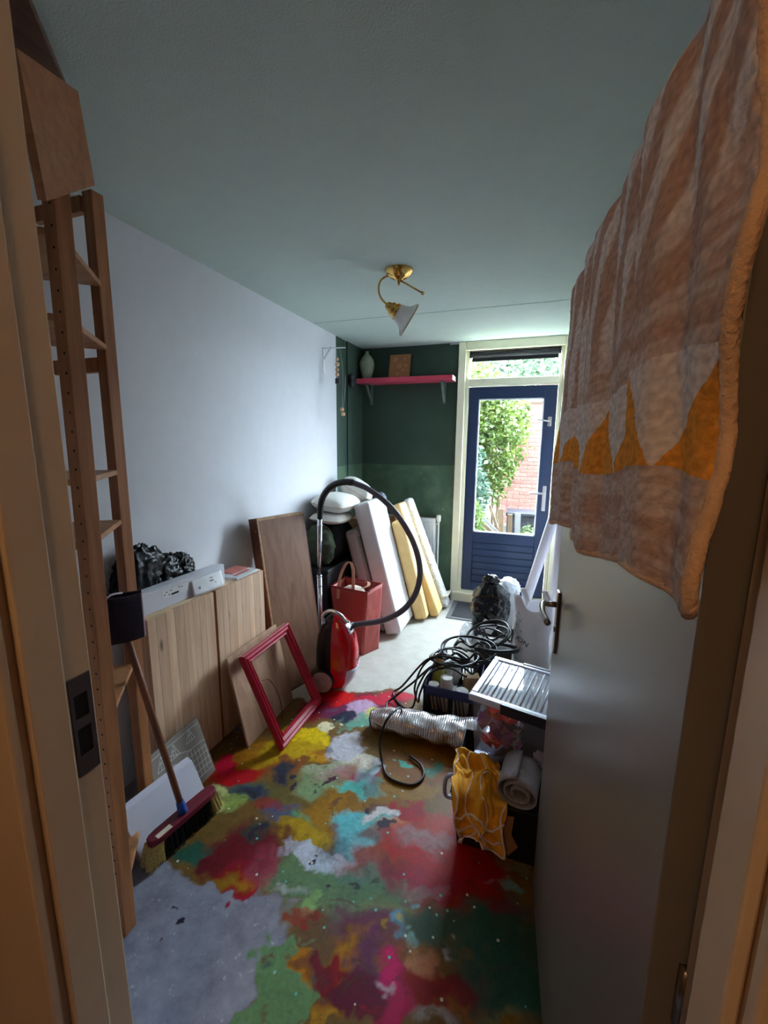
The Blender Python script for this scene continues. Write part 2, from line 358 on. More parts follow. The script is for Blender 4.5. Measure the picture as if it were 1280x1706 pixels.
    for a in ((745, 1425, 80, 50, (178, 52, 56)), (700, 1470, 50, 30, (160, 34, 66)), (790, 1470, 60, 45, (168, 24, 30)), (660, 1440, 26, 14, (120, 40, 60)), (640, 1480, 60, 22, (84, 112, 84)), (850, 1600, 60, 80, (30, 66, 56)), (400, 1440, 50, 30, (120, 28, 40))): B(*a, soft=.7, only=True)
    return x0, y0, st, nx, ny, gx, gy, rgba
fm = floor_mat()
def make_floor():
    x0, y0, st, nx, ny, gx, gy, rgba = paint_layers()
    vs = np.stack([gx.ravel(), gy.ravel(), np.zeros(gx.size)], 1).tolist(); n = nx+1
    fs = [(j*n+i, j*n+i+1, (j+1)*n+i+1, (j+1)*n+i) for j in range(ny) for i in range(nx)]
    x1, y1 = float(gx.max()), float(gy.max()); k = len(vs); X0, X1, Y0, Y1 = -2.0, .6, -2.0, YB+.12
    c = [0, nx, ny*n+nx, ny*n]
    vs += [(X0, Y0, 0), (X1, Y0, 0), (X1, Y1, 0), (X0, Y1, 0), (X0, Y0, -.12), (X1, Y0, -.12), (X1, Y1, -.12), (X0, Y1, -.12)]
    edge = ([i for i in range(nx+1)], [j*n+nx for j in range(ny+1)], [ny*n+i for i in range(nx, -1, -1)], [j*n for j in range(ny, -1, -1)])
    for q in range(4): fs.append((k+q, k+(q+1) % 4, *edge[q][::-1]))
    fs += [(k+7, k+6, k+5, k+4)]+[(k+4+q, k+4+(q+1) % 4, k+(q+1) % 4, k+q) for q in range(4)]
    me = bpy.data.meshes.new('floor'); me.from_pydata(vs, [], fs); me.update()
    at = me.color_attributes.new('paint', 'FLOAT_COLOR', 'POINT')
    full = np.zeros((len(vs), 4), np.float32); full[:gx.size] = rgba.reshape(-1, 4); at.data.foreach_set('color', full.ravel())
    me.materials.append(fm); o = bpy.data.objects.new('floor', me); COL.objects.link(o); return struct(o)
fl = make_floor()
# ceiling in two slabs with an open joint
c0 = struct(MB().box(-2.0, .6, -2.0, 3.152, H, H+.12).build('ceiling', ceil_m))
MB().box(-2.0, .6, 3.162, YB+.12, H, H+.12).build('ceiling_slab', ceil_m, c0)
MB().box(-2.0, .6, 3.152, 3.162, H+.012, H+.03).build('joint', plain('joint_grey', (80, 84, 84), .9), c0)
wl = struct(MB().box(XL-.15, XL, YH, 3.572, 0, H).build('wall_left', white))
MB().box(XL-.15, XL, 3.572, YB, 0, H).build('painted_section', green, wl)
MB().box(XL-.02, XL+.012, 3.80, YB, 0, H).build('boxed_pipe', green, wl)
wr = struct(MB().box(XR, XR+.15, YH, YB+.12, 0, H).build('wall_right', white))
FX0, FX1 = -.711, .262
wb = struct(MB().box(XL-.15, FX0, YB, YB+.115, 0, H).build('wall_back', green))
MB().box(FX1, XR+.15, YB, YB+.115, 0, H).build('wall_strip', white, wb)
# doorway wall towards the hall
wd = struct(MB().box(XL-.15, -.755, YH, YD, 0, H).build('wall_door', white))
MB().box(.225, XR+.15, YH, YD, 0, H).build('wall_section', white, wd)
MB().box(-.755, .225, YH, YD, 2.40, H).build('lintel', white, wd)
# added unseen facade, storey and roof that keep sky light off the garden
fac = plain('added_facade_brick', (96, 70, 60), .9, var=.15, scale=20)
ho = struct(MB().box(-6.0, XL-.15, YB, YB+.115, -.03, 5.4).build('wall_added_facade', fac))
MB().box(XR+.15, 6.0, YB, YB+.115, -.03, 5.4).build('added_facade_section', fac, ho)
MB().box(XL-.15, XR+.15, YB, YB+.115, H+.12, 5.4).build('added_storey', fac, ho)
MB().box(-6.0, 6.0, -4.0, YB+.20, 5.4, 5.6).build('added_roof', plain('added_roof_grey', (90, 90, 92), .9), ho)
# hall box behind the camera
hallm = plain('hall_paint', (120, 104, 90), .8, var=.03)
wh = struct(MB().box(-1.75, -1.6, -2.0, YH, 0, H).build('wall_hall_left', hallm))
struct(MB().box(.9, 1.05, -2.0, YH, 0, H).build('wall_hall_right', hallm))
struct(MB().box(-1.75, 1.05, -2.15, -2.0, 0, H).build('wall_hall_back', hallm))
MB().box(.435, .9, YH, YD, 0, H).build('wall_section', hallm, wd)
MB().box(.6, 1.05, -2.0, YH, -.12, 0).build('floor_section', plain('hall_floor', (150, 140, 130), .6), fl)
MB().box(.6, 1.05, -2.0, YH, H, H+.12).build('ceiling_section', ceil_m, c0)
# inner door frame
t1 = bpy.data.objects.new('trim_1', None); COL.objects.link(t1); struct(t1)
JX, RX = -.718, .192
MB().box(-.755, -.735, YH, YD, 0, 2.40).build('jamb', creamw, t1)
MB().box(-.735, JX, .375, .432, 0, 2.36).build('door_stop', creamw, t1, bevel=.003)
MB().box(-.735, JX-.006, .432, YD+.004, 0, 2.36).build('rebate', creamw, t1, bevel=.003)
MB().box(-1.05, JX-.004, .345, YH+.001, 0, 2.42).build('architrave', creamw, t1, bevel=.004)
MB().box(.205, .225, YH, YD, 0, 2.40).build('jamb', creamw, t1)
MB().box(RX, .205, .375, .432, 0, 2.36).build('door_stop', creamw, t1, bevel=.003)
MB().box(.198, .9, .345, YH+.001, 0, 2.42).build('architrave', creamw, t1, bevel=.004)
MB().box(-.755, .225, YH, YD, 2.36, 2.40).build('frame_head', creamw, t1)
steel_d = plain('strike_steel', (92, 88, 92), .5, .3, var=.05)
zt = PX(140, 1120, JX-.006).z; zb = PX(160, 1275, JX-.006).z
sp_ = MB()
y0, y1 = .436, .474; x0, x1 = JX-.006, JX-.003
zs = [zb, zb+(zt-zb)*.2, zb+(zt-zb)*.48, zb+(zt-zb)*.58, zb+(zt-zb)*.82, zt]
for a_, b_ in ((0, 1), (2, 3), (4, 5)): sp_.box(x0, x1, y0+.006, y1-.008, zs[a_], zs[b_])
sp_.box(x0, x1, y0, y0+.006, zb, zt); sp_.box(x0, x1, y1-.008, y1, zb, zt)
stp = sp_.build('strike_plate', steel_d, t1)
MB().box(x0-.0005, x0+.0015, y0+.005, y1-.007, zs[1], zs[4]).build('latch_hole', plain('hole_black', (14, 12, 12), .9), t1)
for zz in (zb+.012, zt-.012): MB().lathe([(.003, 0), (.0028, .001)], (x1, .455, zz), (1, 0, 0), 10).build('screw', steel_d, t1)

# ================================================================ GARDEN DOOR
nav = plain('navy_paint', (34, 52, 84), .38, var=.06)
silver = plain('satin_steel', (190, 190, 188), .3, 1.0, var=.05)
win = glass('window_glass', (.98, 1, 1))
w1 = bpy.data.objects.new('window_1', None); COL.objects.link(w1); struct(w1); w1.location = (-.22, YB, 0)
LX0, LX1, LZ0, LZ1 = -.610, .192, .105, 2.145
yf0, yf1 = YB-.03, YB+.11
MB().box(FX0, FX0+.07, yf0, yf1, 0, H).build('frame_post', cream, w1, bevel=.006)
MB().box(FX0+.07, LX0, yf0+.035, yf1, 0, H).build('frame_rebate', cream, w1, bevel=.004)
MB().box(LX1+.03, FX1, yf0, yf1, 0, H).build('frame_post', cream, w1, bevel=.006)
MB().box(LX1, LX1+.03, yf0+.035, yf1, 0, H).build('frame_rebate', cream, w1, bevel=.004)
MB().box(FX0+.07, LX1+.03, yf0, yf1, 2.47, H).build('frame_head', cream, w1, bevel=.006)
MB().box(LX0, LX1, yf0+.02, yf1, LZ1+.005, 2.215).build('transom_rail', cream, w1, bevel=.006)
MB().box(FX0+.02, FX1, yf0-.03, yf1+.02, 0, LZ0-.005).build('threshold', cream, w1, bevel=.01)
MB().box(LX0, LX1, YB+.075, YB+.081, 2.215, 2.47).build('transom_pane', win, w1)
MB().box(LX0, LX1, YB+.06, YB+.09, 2.44, 2.47).build('transom_bead', cream, w1)
MB().box(-.80, .30, YB-.012, YB, H-.014, H-.002).build('ceiling_bead', white, w1)
# leaf
d1 = bpy.data.objects.new('door_1', None); COL.objects.link(d1); struct(d1); d1.location = (LX0, YB+.06, LZ0)
ly0, ly1 = YB+.035, YB+.082
gx0, gx1, gz0, gz1 = -.512, .080, .725, 2.03
MB().box(LX0+.003, gx0, ly0, ly1, LZ0, LZ1-.003).build('stile', nav, d1, bevel=.004)
MB().box(gx1, LX1-.003, ly0, ly1, LZ0, LZ1-.003).build('stile', nav, d1, bevel=.004)
MB().box(gx0, gx1, ly0, ly1, gz1, LZ1-.003).build('top_rail', nav, d1, bevel=.004)
MB().box(gx0, gx1, ly0, ly1, .62, gz0).build('middle_rail', nav, d1, bevel=.004)
MB().box(gx0, gx1, ly0, ly1, LZ0, .20).build('bottom_rail', nav, d1, bevel=.004)
nb = 6
for i in range(nb):
    a = .20+(.62-.20)*i/nb; MB().box(gx0, gx1, ly0+.012, ly1-.008, a+.002, a+(.42/nb)-.003).build('panel_board', nav, d1, bevel=.005)
MB().box(gx0, gx1, ly0+.022, ly1-.01, .20, .62).build('panel_core', nav, d1)
MB().box(gx0-.004, gx1+.004, YB+.055, YB+.061, gz0-.004, gz1+.004).build('glass_pane', win, d1)
bead = plain('bead_white', (225, 230, 235), .4)
bb = MB(); e = .012
bb.box(gx0, gx1, ly0+.002, ly0+.02, gz0, gz0+e).box(gx0, gx0+e, ly0+.002, ly0+.02, gz0, gz1).box(gx1-e, gx1, ly0+.002, ly0+.02, gz0, gz1).box(gx0, gx1, ly0+.002, ly0+.02, gz1-e, gz1)
bb.build('glazing_bead', bead, d1)
# handle, upper and lower catches
hx = .137
def plate(z, hgt): return MB().box(hx-.017, hx+.017, ly0-.010, ly0, z-hgt/2, z+hgt/2)
hp = plate(1.10, .24).build('handle_plate', silver, d1, bevel=.004)
MB().tube([(hx, ly0-.005, 1.15), (hx, ly0-.045, 1.15)], .009, 12).tube(spline([(hx+.004, ly0-.05, 1.15), (hx-.06, ly0-.052, 1.152), (hx-.13, ly0-.048, 1.148)]), .010, 12).build('lever', silver, hp, smooth=True)
MB().lathe([(.010, 0), (.010, .008), (.006, .010)], (hx, ly0-.010, 1.04), (0, -1, 0), 16).build('lock_cylinder', silver, hp)
cp = plate(1.815, .085).build('catch_plate', silver, d1, bevel=.003)
MB().tube([(hx, ly0-.005, 1.815), (hx, ly0-.03, 1.815)], .008, 10).tube([(hx, ly0-.032, 1.815), (hx-.11, ly0-.034, 1.835)], .008, 10).build('catch_lever', silver, cp, smooth=True)
cp = plate(.40, .075).build('catch_plate', silver, d1, bevel=.003)
MB().tube([(hx, ly0-.005, .40), (hx, ly0-.03, .40)], .008, 10).tube([(hx, ly0-.032, .40), (hx-.06, ly0-.034, .395)], .009, 10).build('catch_lever', silver, cp, smooth=True)
for zz in (.45, 1.15, 1.95): MB().tube([(LX0-.004, ly0-.004, zz-.045), (LX0-.004, ly0-.004, zz+.045)], .008, 10).build('hinge', cream, d1, smooth=True)
# roller blind rolled up in the transom light
rb = thing('roller_blind', 'dark rolled-up blind at the top of the small window above the garden door', 'blind', (-.21, YB+.03, 2.40))
dkf = plain('blind_fabric', (38, 38, 44), .8, var=.1)
MB().tube([(LX0+.015, YB+.03, 2.435), (LX1-.015, YB+.03, 2.435)], .028, 16).build('roll', dkf, rb, smooth=True)
MB().box(LX0+.02, LX1-.02, YB+.034, YB+.038, 2.385, 2.43).build('fabric', dkf, rb)
MB().box(LX0+.02, LX1-.02, YB+.030, YB+.042, 2.375, 2.387).build('bottom_bar', plain('bar_black', (28, 28, 32), .4), rb)
for xx in (LX0+.003, LX1-.013): MB().box(xx, xx+.01, YB+.0, YB+.06, 2.405, 2.465).build('bracket', plain('bar_black', (28, 28, 32), .4), rb)

# ================================================================ GARDEN
gr = MB().box(-9, 9, YB+.115, 18, -.15, -.03).build('ground', plain('garden_soil', (52, 48, 38), .95, var=.4, scale=4)); struct(gr)
# brick garden wall with single bricks where the glass shows them
mort = plain('mortar', (168, 158, 150), .9, var=.1)
bw = MB().box(-1.2, 2.6, 8.52, 8.72, -.03, 2.36).build('wall_garden', mort); struct(bw)
bwm = plain('brick_red', (140, 92, 82), .9, var=.25, scale=9, rand=.22)
bme = None
for r_ in range(32):
    for c_ in range(8):
        xx = -.62+c_*.222+(.111 if r_ % 2 else 0); zz = .02+r_*.0725
        if bme is None:
            o = MB().box(xx, xx+.21, 8.505, 8.56, zz, zz+.061).build('brick', bwm, bw, bevel=.004, seg=1); bme = o; b0 = (xx, zz)
        else:
            o = bme.copy(); COL.objects.link(o); o.parent = bw; o.location = bme.location+Vector((xx-b0[0], random.uniform(-.003, .003), zz-b0[1]))
MB().box(-1.22, 2.62, 8.46, 8.76, 2.36, 2.42).build('coping', plain('coping_white', (160, 160, 160), .8), bw)
# shrubs
def leafy(name, label, c, rad, n, leafc, leafc2, size, seed):
    t_ = thing(name, label, 'shrub', (c[0], c[1], -.03), 'shrubs behind the garden door')
    rnd = random.Random(seed); mb = MB()
    for i in range(n):
        while True:
            p = Vector((rnd.uniform(-1, 1), rnd.uniform(-1, 1), rnd.uniform(-1, 1)))
            if .25 < p.length < 1: break
        p = p*(1+.25*noise.noise(p*2.2+Vector((seed, 0, 0))))
        q = Vector((c[0]+p.x*rad[0], c[1]+p.y*rad[1], c[2]+p.z*rad[2]))
        if q.z < .05: continue
        d = Vector((rnd.gauss(0, 1), rnd.gauss(0, 1), rnd.gauss(-.3, .6))).normalized()
        e_ = d.cross(Vector((rnd.gauss(0, 1), rnd.gauss(0, 1), rnd.gauss(0, 1)))).normalized()
        L = size*rnd.uniform(.7, 1.4); W = L*.32; nn = d.cross(e_)*L*.12
        mb.add([q, q+d*L*.5+e_*W+nn, q+d*L, q+d*L*.5-e_*W+nn], [(0, 1, 2, 3)])
    m, t, b = base_mat(name+'_leaf_%d' % seed)
    g = t.new('ShaderNodeNewGeometry'); nz = noise_tex(t, g.outputs['Position'], 5, 3)
    rr = t.new('ShaderNodeMix', data_type='RGBA')
    col = mixcol(t, ramp(t, nz.outputs[0], .35, .65), srgb(leafc), srgb(leafc2))
    t.link(col, b.inputs['Base Color']); b.inputs['Roughness'].default_value = .5
    tl = t.new('ShaderNodeBsdfTranslucent'); t.link(col, tl.inputs[0]); mx = t.new('ShaderNodeMixShader'); mx.inputs[0].default_value = .35
    t.link(b.outputs[0], mx.inputs[1]); t.link(tl.outputs[0], mx.inputs[2]); t.link(mx.outputs[0], t.n['Material Output'].inputs[0])
    f = mb.build('foliage', m, t_); f['kind'] = 'stuff'
    st = MB()
    for k in range(5):
        a = rnd.uniform(0, 6.28); st.tube(spline([(c[0]+.08*math.cos(a), c[1]+.08*math.sin(a), -.03), (c[0]+rad[0]*.3*math.cos(a), c[1]+rad[1]*.3*math.sin(a), c[2]*.6), (c[0]+rad[0]*.6*math.cos(a), c[1]+rad[1]*.6*math.sin(a), c[2]+rad[2]*.3)], 4), .02, 6)
    st.build('stems', plain('twig_brown', (96, 80, 60), .9), t_)
leafy('garden_shrub', 'tall yellow-green shrub behind the glass of the garden door', (-1.30, 7.5, 1.75), (1.18, .7, 1.35), 14000, (62, 86, 36), (100, 118, 54), .085, 1)
leafy('garden_shrub', 'blue-green shrub at the left edge of the garden door glass', (-1.35, 6.6, .95), (.75, .55, .95), 7000, (52, 78, 66), (78, 104, 84), .08, 2)
leafy('garden_shrub', 'low leafy bush near the planks outside the glass door', (-1.05, 6.0, .42), (.5, .35, .5), 3500, (70, 96, 48), (98, 118, 58), .07, 3)
leafy('garden_shrub', 'shrub branches hanging in front of the brick garden wall', (-.62, 8.1, 2.1), (.55, .25, .6), 3500, (66, 88, 40), (98, 116, 54), .08, 4)
leafy('garden_shrub', 'distant tree tops seen through the small upper window', (.2, 12.5, 3.1), (4.5, .8, 1.2), 9000, (70, 92, 70), (94, 114, 86), .16, 5)
leafy('garden_shrub', 'small green weed beside the dark bin outside the glass door', (.03, 6.1, .2), (.2, .2, .25), 700, (56, 74, 32), (76, 92, 44), .06, 6)
# planks outside
pl1 = wood('weathered_plank', (118, 98, 76), (88, 70, 55), 'Z', .8)
pl2 = plain('painted_plank', (124, 126, 130), .7, var=.08)
planks = (((835, 892), (835, 848), .055, pl1, 'short upright wooden plank with a pointed top outside the glass door'), ((849, 892), (850, 857), .05, pl1, 'short upright wooden plank in the middle of the plank pile outside'), ((862, 892), (863, 855), .06, pl2, 'pale grey painted plank at the right of the plank pile outside'),
          ((832, 890), (805, 863), .03, pl2, 'white plank slanting to the left at the foot of the shrub'), ((830, 886), (816, 842), .03, pl1, 'thin slanted lath leaning on the upright planks'), ((826, 893), (806, 874), .04, pl1, 'lowest wooden plank lying aslant in the plank pile'))
for i, (a, b_, wd_, mt, lb) in enumerate(planks):
    Y = 5.45+.03*i; A, Bq = PY(*a, Y), PY(*b_, Y); A = A+(A-Bq)*((A.z+.03)/max(.05, (Bq.z-A.z))) if A.z > -.03 else A
    d = (Bq-A); side = Vector((0, 1, 0)).cross(d).normalized()*wd_*1.15
    o = MB().par(A-side/2, side, Vector((0, .024, 0)), d).build('wooden_plank', mt); tag(o, lb, 'plank', 'planks outside the door')
A, Bq = PY(845, 853, 7.0), PY(893, 853, 7.0)
bn = thing('garden_bin', 'dark lidded storage box standing before the brick wall outside', 'box', ((A.x+Bq.x)/2, 7.2, -.03))
blk = plain('bin_black', (30, 34, 42), .5)
MB().box(A.x, Bq.x+.1, 7.0, 7.4, -.03, A.z-.06).build('body', blk, bn, bevel=.01)
MB().box(A.x-.02, Bq.x+.12, 6.98, 7.42, A.z-.06, A.z).build('lid', blk, bn, bevel=.015)

# ================================================================ HALL LAMP (behind the camera)
hl = thing('hall_ceiling_lamp', 'round lit hall ceiling lamp behind the viewer', 'lamp', (-.22, -1.0, H))
m, t, b = base_mat('lamp_opal_lit'); b.inputs['Emission Color'].default_value = (1, .53, .25, 1); b.inputs['Emission Strength'].default_value = 17.0; b.inputs['Base Color'].default_value = (.9, .9, .85, 1)
MB().lathe([(.001, -.16), (.07, -.15), (.12, -.11), (.135, -.06), (.11, -.02), (.08, -.015)], (-.22, -1.0, H), (0, 0, 1), 28).build('globe', m, hl, smooth=True)
MB().lathe([(.085, -.02), (.085, 0)], (-.22, -1.0, H), (0, 0, 1), 28).build('base', silver, hl)
# ================================================================ INNER DOOR (open against the right wall) AND THE RUG OVER IT
def door_x(y): return .106-.069*(y-1.402)
dd = Vector((.069, -1, 0)).normalized()                 # from the free edge to the hinges
dn = Vector((-1, -.069, 0)).normalized()                # out of the visible face
DF = Vector((.106, 1.402, 0)); DWID, DTH, DTOP = .925, .04, 2.03
d2 = bpy.data.objects.new('door_2', None); COL.objects.link(d2); struct(d2); d2.location = DF
m, t, b = base_mat('door_grey'); b.inputs['Base Color'].default_value = (*srgb((120, 114, 106)), 1); b.inputs['Roughness'].default_value = .33
nz = noise_tex(t, coords(t, (1, 1, .2)), 40, 3); bump(t, b, nz.outputs[0], .05, .003)
MB().par(DF+Vector((0, 0, .008)), dd*DWID, -dn*DTH, Vector((0, 0, DTOP-.008))).build('leaf', m, d2, bevel=.002)
hs = plain('handle_nickel', (150, 142, 132), .28, 1.0, var=.08)
hc = DF+dd*.075
def handle(side):
    nn = dn*side; o0 = hc+(Vector((0, 0, 0)) if side > 0 else -dn*DTH)
    pl = MB().par(o0-dd*.018+Vector((0, 0, .985)), dd*.036, nn*.009, Vector((0, 0, .20))).build('handle_plate', hs, d2, bevel=.003)
    k = o0+Vector((0, 0, 1.14))
    MB().tube([k, k+nn*.045], .009, 12).tube(spline([k+nn*.045-dd*.006, k+nn*.052+dd*.02, k+nn*.055+dd*.07+Vector((0, 0, -.004)), k+nn*.046+dd*.125+Vector((0, 0, -.010))], 6), [.0095]*18+[.009], 12).build('lever', hs, pl, smooth=True)
    MB().lathe([(.009, 0), (.009, .004)], o0+nn*.008+Vector((0, 0, 1.06)), nn, 14).build('key_rose', hs, pl)
handle(1); handle(-1)
for zz in (.25, 1.0, 1.8): MB().tube([DF+dd*(DWID+.004)-dn*(DTH-.004)+Vector((0, 0, zz-.04)), DF+dd*(DWID+.004)-dn*(DTH-.004)+Vector((0, 0, zz+.04))], .007, 10).build('hinge', hs, d2, smooth=True)

def rug_mat():
    m, t, b = base_mat('rug_pile'); uv = t.new('ShaderNodeUVMap'); uv.uv_map = 'UVMap'
    sp = t.new('ShaderNodeSeparateXYZ'); t.link(uv.outputs[0], sp.inputs[0]); U, V = sp.outputs[0], sp.outputs[1]
    def math_(op, a, b_=None, c=None):
        n = t.new('ShaderNodeMath', operation=op)
        for i, v in enumerate((a, b_, c)):
            if v is None: continue
            if hasattr(v, 'is_output'): t.link(v, n.inputs[i])
            else: n.inputs[i].default_value = v
        return n.outputs[0]
    n1 = noise_tex(t, uv.outputs[0], 3.2, 3); n2 = noise_tex(t, uv.outputs[0], 95, 1, .4)
    mp = t.new('ShaderNodeMapping'); mp.inputs['Scale'].default_value = (5, 42, 1); t.link(uv.outputs[0], mp.inputs[0]); ns = noise_tex(t, mp.outputs[0], 1.0, 3)
    pale, brown, orange = srgb((244, 238, 236)), srgb((206, 174, 158)), srgb((248, 172, 74))
    # zebra arcs in the upper part
    du = math_('SUBTRACT', U, .95); dv = math_('SUBTRACT', V, .36)
    r = math_('SQRT', math_('ADD', math_('MULTIPLY', math_('MULTIPLY', du, du), 1.0), math_('MULTIPLY', math_('MULTIPLY', dv, dv), 1.5)))
    wv = math_('SINE', math_('MULTIPLY_ADD', r, 74.0, math_('MULTIPLY', n1.outputs[0], 9.0)))
    zebra = ramp(t, wv, -.55, .2); inz = ramp(t, math_('ADD', V, math_('MULTIPLY_ADD', n1.outputs[0], .14, math_('MULTIPLY', U, -.22))), .26, .34)
    streak = ramp(t, ns.outputs[0], .42, .58)
    col = mixcol(t, streak, brown, mixcol(t, .5, pale, brown))
    col = mixcol(t, inz, col, mixcol(t, zebra, pale, brown))
    # pale band with orange triangles
    tri = None
    for pk, hw, hg in ((.0, .075, .10), (.265, .175, .105), (.56, .105, .115), (.78, .105, .120), (.995, .105, .112)):
        q_ = math_('MULTIPLY_ADD', math_('ABSOLUTE', math_('SUBTRACT', U, pk*.835)), -hg/(hw*.835), hg); tri = q_ if tri is None else math_('MAXIMUM', tri, q_)
    VB = math_('MULTIPLY_ADD', U, -.045, .158)
    inb = math_('MULTIPLY', math_('GREATER_THAN', V, VB), math_('LESS_THAN', math_('SUBTRACT', V, VB), .125))
    col = mixcol(t, inb, col, pale)
    col = mixcol(t, math_('MULTIPLY', inb, math_('LESS_THAN', math_('SUBTRACT', V, VB), tri)), col, orange)
    col = mixcol(t, .45, col, mixcol(t, ramp(t, n2.outputs[0], .3, .7), (.45, .45, .45), (1.2, 1.2, 1.2)), 'MULTIPLY')
    t.link(col, b.inputs['Base Color']); b.inputs['Roughness'].default_value = .95; b.inputs['Specular IOR Level'].default_value = .1
    n3 = noise_tex(t, uv.outputs[0], 110, 2); bump(t, b, n3.outputs[0], .4, .008)
    return m
rug = thing('wavy_rug', 'beige and brown pile rug with an orange zigzag band hung over the open grey door', 'rug', DF+dd*.55+Vector((0, 0, 1.45)))
RS0, RS1 = .175, 1.0          # along the door, from the free edge
NU, NV = 110, 170
def rug_pt(u, v, lift=0.0):
    # u along the door, v from the hem (0) over the door top to the far side (1.12)
    s = RS0+(RS1-RS0)*u
    zb_ = 1.415+.085*u+.012*math.sin(u*9)-.035*max(0, u-.9)*10*.25
    ztop = DTOP+.022; z = zb_+(ztop-zb_)*v
    fold = math.exp(-(1-v)*.9)
    wave = .010*math.sin(u*16+v*3.0)*(1-.55*v)+.006*math.sin(u*37+v*5+1)*(1-v*.5)+.003*math.sin(u*71+v*9)*(1-v*.4)
    edge = max(0, (u-.84)/.16)
    wave += edge**1.5*(.010*math.sin(v*15.5+.6))*(1.1-.5*v)
    off = .040+wave+.004*(1-v)-.009*edge*(1-v)**2
    s_wave = (.016*math.sin(v*14+.6)*edge) + (1-u)**6*.012*math.sin(v*18)
    if v <= 1:
        off *= 1 if v < .93 else 1-.75*((v-.93)/.07)**2
        p = DF+dd*(s+s_wave)+dn*off; p.z = z
    else:
        q = (v-1)/.12; p = DF+dd*(s+s_wave)+dn*(.008-(DTH+.03)*min(1, q*1.2)); p.z = ztop+.012*math.sin(min(1, q*1.2)*math.pi)-max(0, q-.8)*.5
    p += dn*(.0022*noise.noise(Vector((u*60, v*80, 3)))+lift)
    return p
mb = MB().grid(lambda a, c: rug_pt(a, c*1.12), NU, NV)
me_o = mb.build('pile', rug_mat(), rug, smooth=True, solid=.012)
uvl = me_o.data.uv_layers.new(name='UVMap')
for lp in me_o.data.loops:
    i = lp.vertex_index; uvl.data[lp.index].uv = ((i % (NU+1))/NU*.835, (i//(NU+1))/NV*.70)
bind = plain('rug_binding', (232, 196, 162), .9, var=.08, scale=40, bmp=.5, bscale=200)
MB().tube([rug_pt(1.0, k/60, .001) for k in range(61)], .0062, 10).build('binding', bind, rug, smooth=True)
MB().tube([rug_pt(k/50, 0.0, .001) for k in range(51)], .0062, 8).build('hem', bind, rug, smooth=True)

# ================================================================ PINE SHELVING UNIT BY THE DOORWAY
pine = wood('pine_post', (186, 124, 78), (146, 88, 50), 'Z', .5, .12)
pines = wood('pine_shelf', (196, 142, 94), (158, 104, 62), 'X', .5, .12)
su = thing('shelving_unit', 'tall pine shelving unit behind the left door jamb', 'shelves', (-1.35, .9, 0))
PA, PB = Vector((-1.190, .800, 0)), Vector((-1.462, 1.130, 0))     # centres of the two visible posts
pw_ = .022
for P_, lean in ((PA, Vector((.035, .02, 0))), (PB, Vector((.02, .012, 0)))):
    MB().par(P_+Vector((-pw_, -pw_, 0)), (2*pw_, 0, 0), (0, 2*pw_, 0), lean+Vector((0, 0, 2.44))).build('post', pine, su, bevel=.003)
for P_ in (Vector((-1.50, .56, 0)), Vector((-1.690, .86, 0))):
    MB().par(P_+Vector((-pw_, -pw_, 0)), (2*pw_, 0, 0), (0, 2*pw_, 0), (0, 0, 2.44)).build('post', pine, su, bevel=.003)
holes = plain('hole_black', (14, 12, 12), .9)
for k in range(44):
    z_ = .25+k*.05; q = PA+Vector((.035, .02, 0))*(z_/2.44)+Vector((.008, -pw_, z_))
    MB().lathe([(.0035, -.001), (.0035, .0006)], q, (0, -1, 0), 8).build('peg_hole', holes, su)
ab = (PB-PA); abn = ab.normalized(); left = Vector((-abn.y, abn.x, 0)); left = left if left.x < 0 and left.y < 0 else -left
for z_ in (.11, .755, 1.335, 1.52, 1.955, 2.16):
    f_ = z_/2.44; ld = Vector((.028, .016, 0))*f_
    MB().par(PA+ld+abn*.02+Vector((0, 0, z_-.018)), ab-abn*.045, left*.22, (0, 0, .018)).build('shelf_board', pines, su, bevel=.002)
for z_ in (1.885, 2.40, .9):
    MB().par(PB+Vector((-.25, -.012, z_-.02)), (.24, 0, 0), (0, .024, 0), (0, 0, .05)).build('rung', pine, su, bevel=.002)
# plywood boards lying on top of the unit
ply = wood('plywood_top', (190, 128, 80), (160, 100, 58), 'X', .5, .05, knots=.7)
tr, br = CAM+ray(129, 152).normalized()*0, None
def at_r(x, y, r):
    d = ray(x, y); return CAM+d*(r/math.hypot(d.x, d.y))
A1, A2 = at_r(130, 152, 1.39), at_r(158, 309, 1.45)
L1, L2 = at_r(28, 80, 1.17), at_r(78, 335, 1.27)
nrm = (A1-L1).cross(A2-A1).normalized(); nrm = nrm if nrm.dot(CAM-A1) < 0 else -nrm
pb = MB().prism([L1, A1, A2, L2], nrm*.018).build('plywood_panel', ply); tag(pb, 'orange-brown plywood panel standing at the top of the shelving unit', 'board')
T1, T2, T3, T4 = at_r(126, 141, 1.47), at_r(24, 18, 1.18), at_r(24, 52, 1.20), at_r(118, 138, 1.47)
for q in (T1, T2, T3, T4): q.z = min(q.z, H-.006)
tb = MB().par((-.965, .645, 2.515), (-.225, .255, 0), (-.16, -.15, 0), (0, 0, .02)).build('top_board', wood('board_dark', (120, 80, 56), (88, 56, 38), 'Y'), bevel=.002)
tag(tb, 'dark wooden board lying just below the ceiling on the shelving unit', 'board')

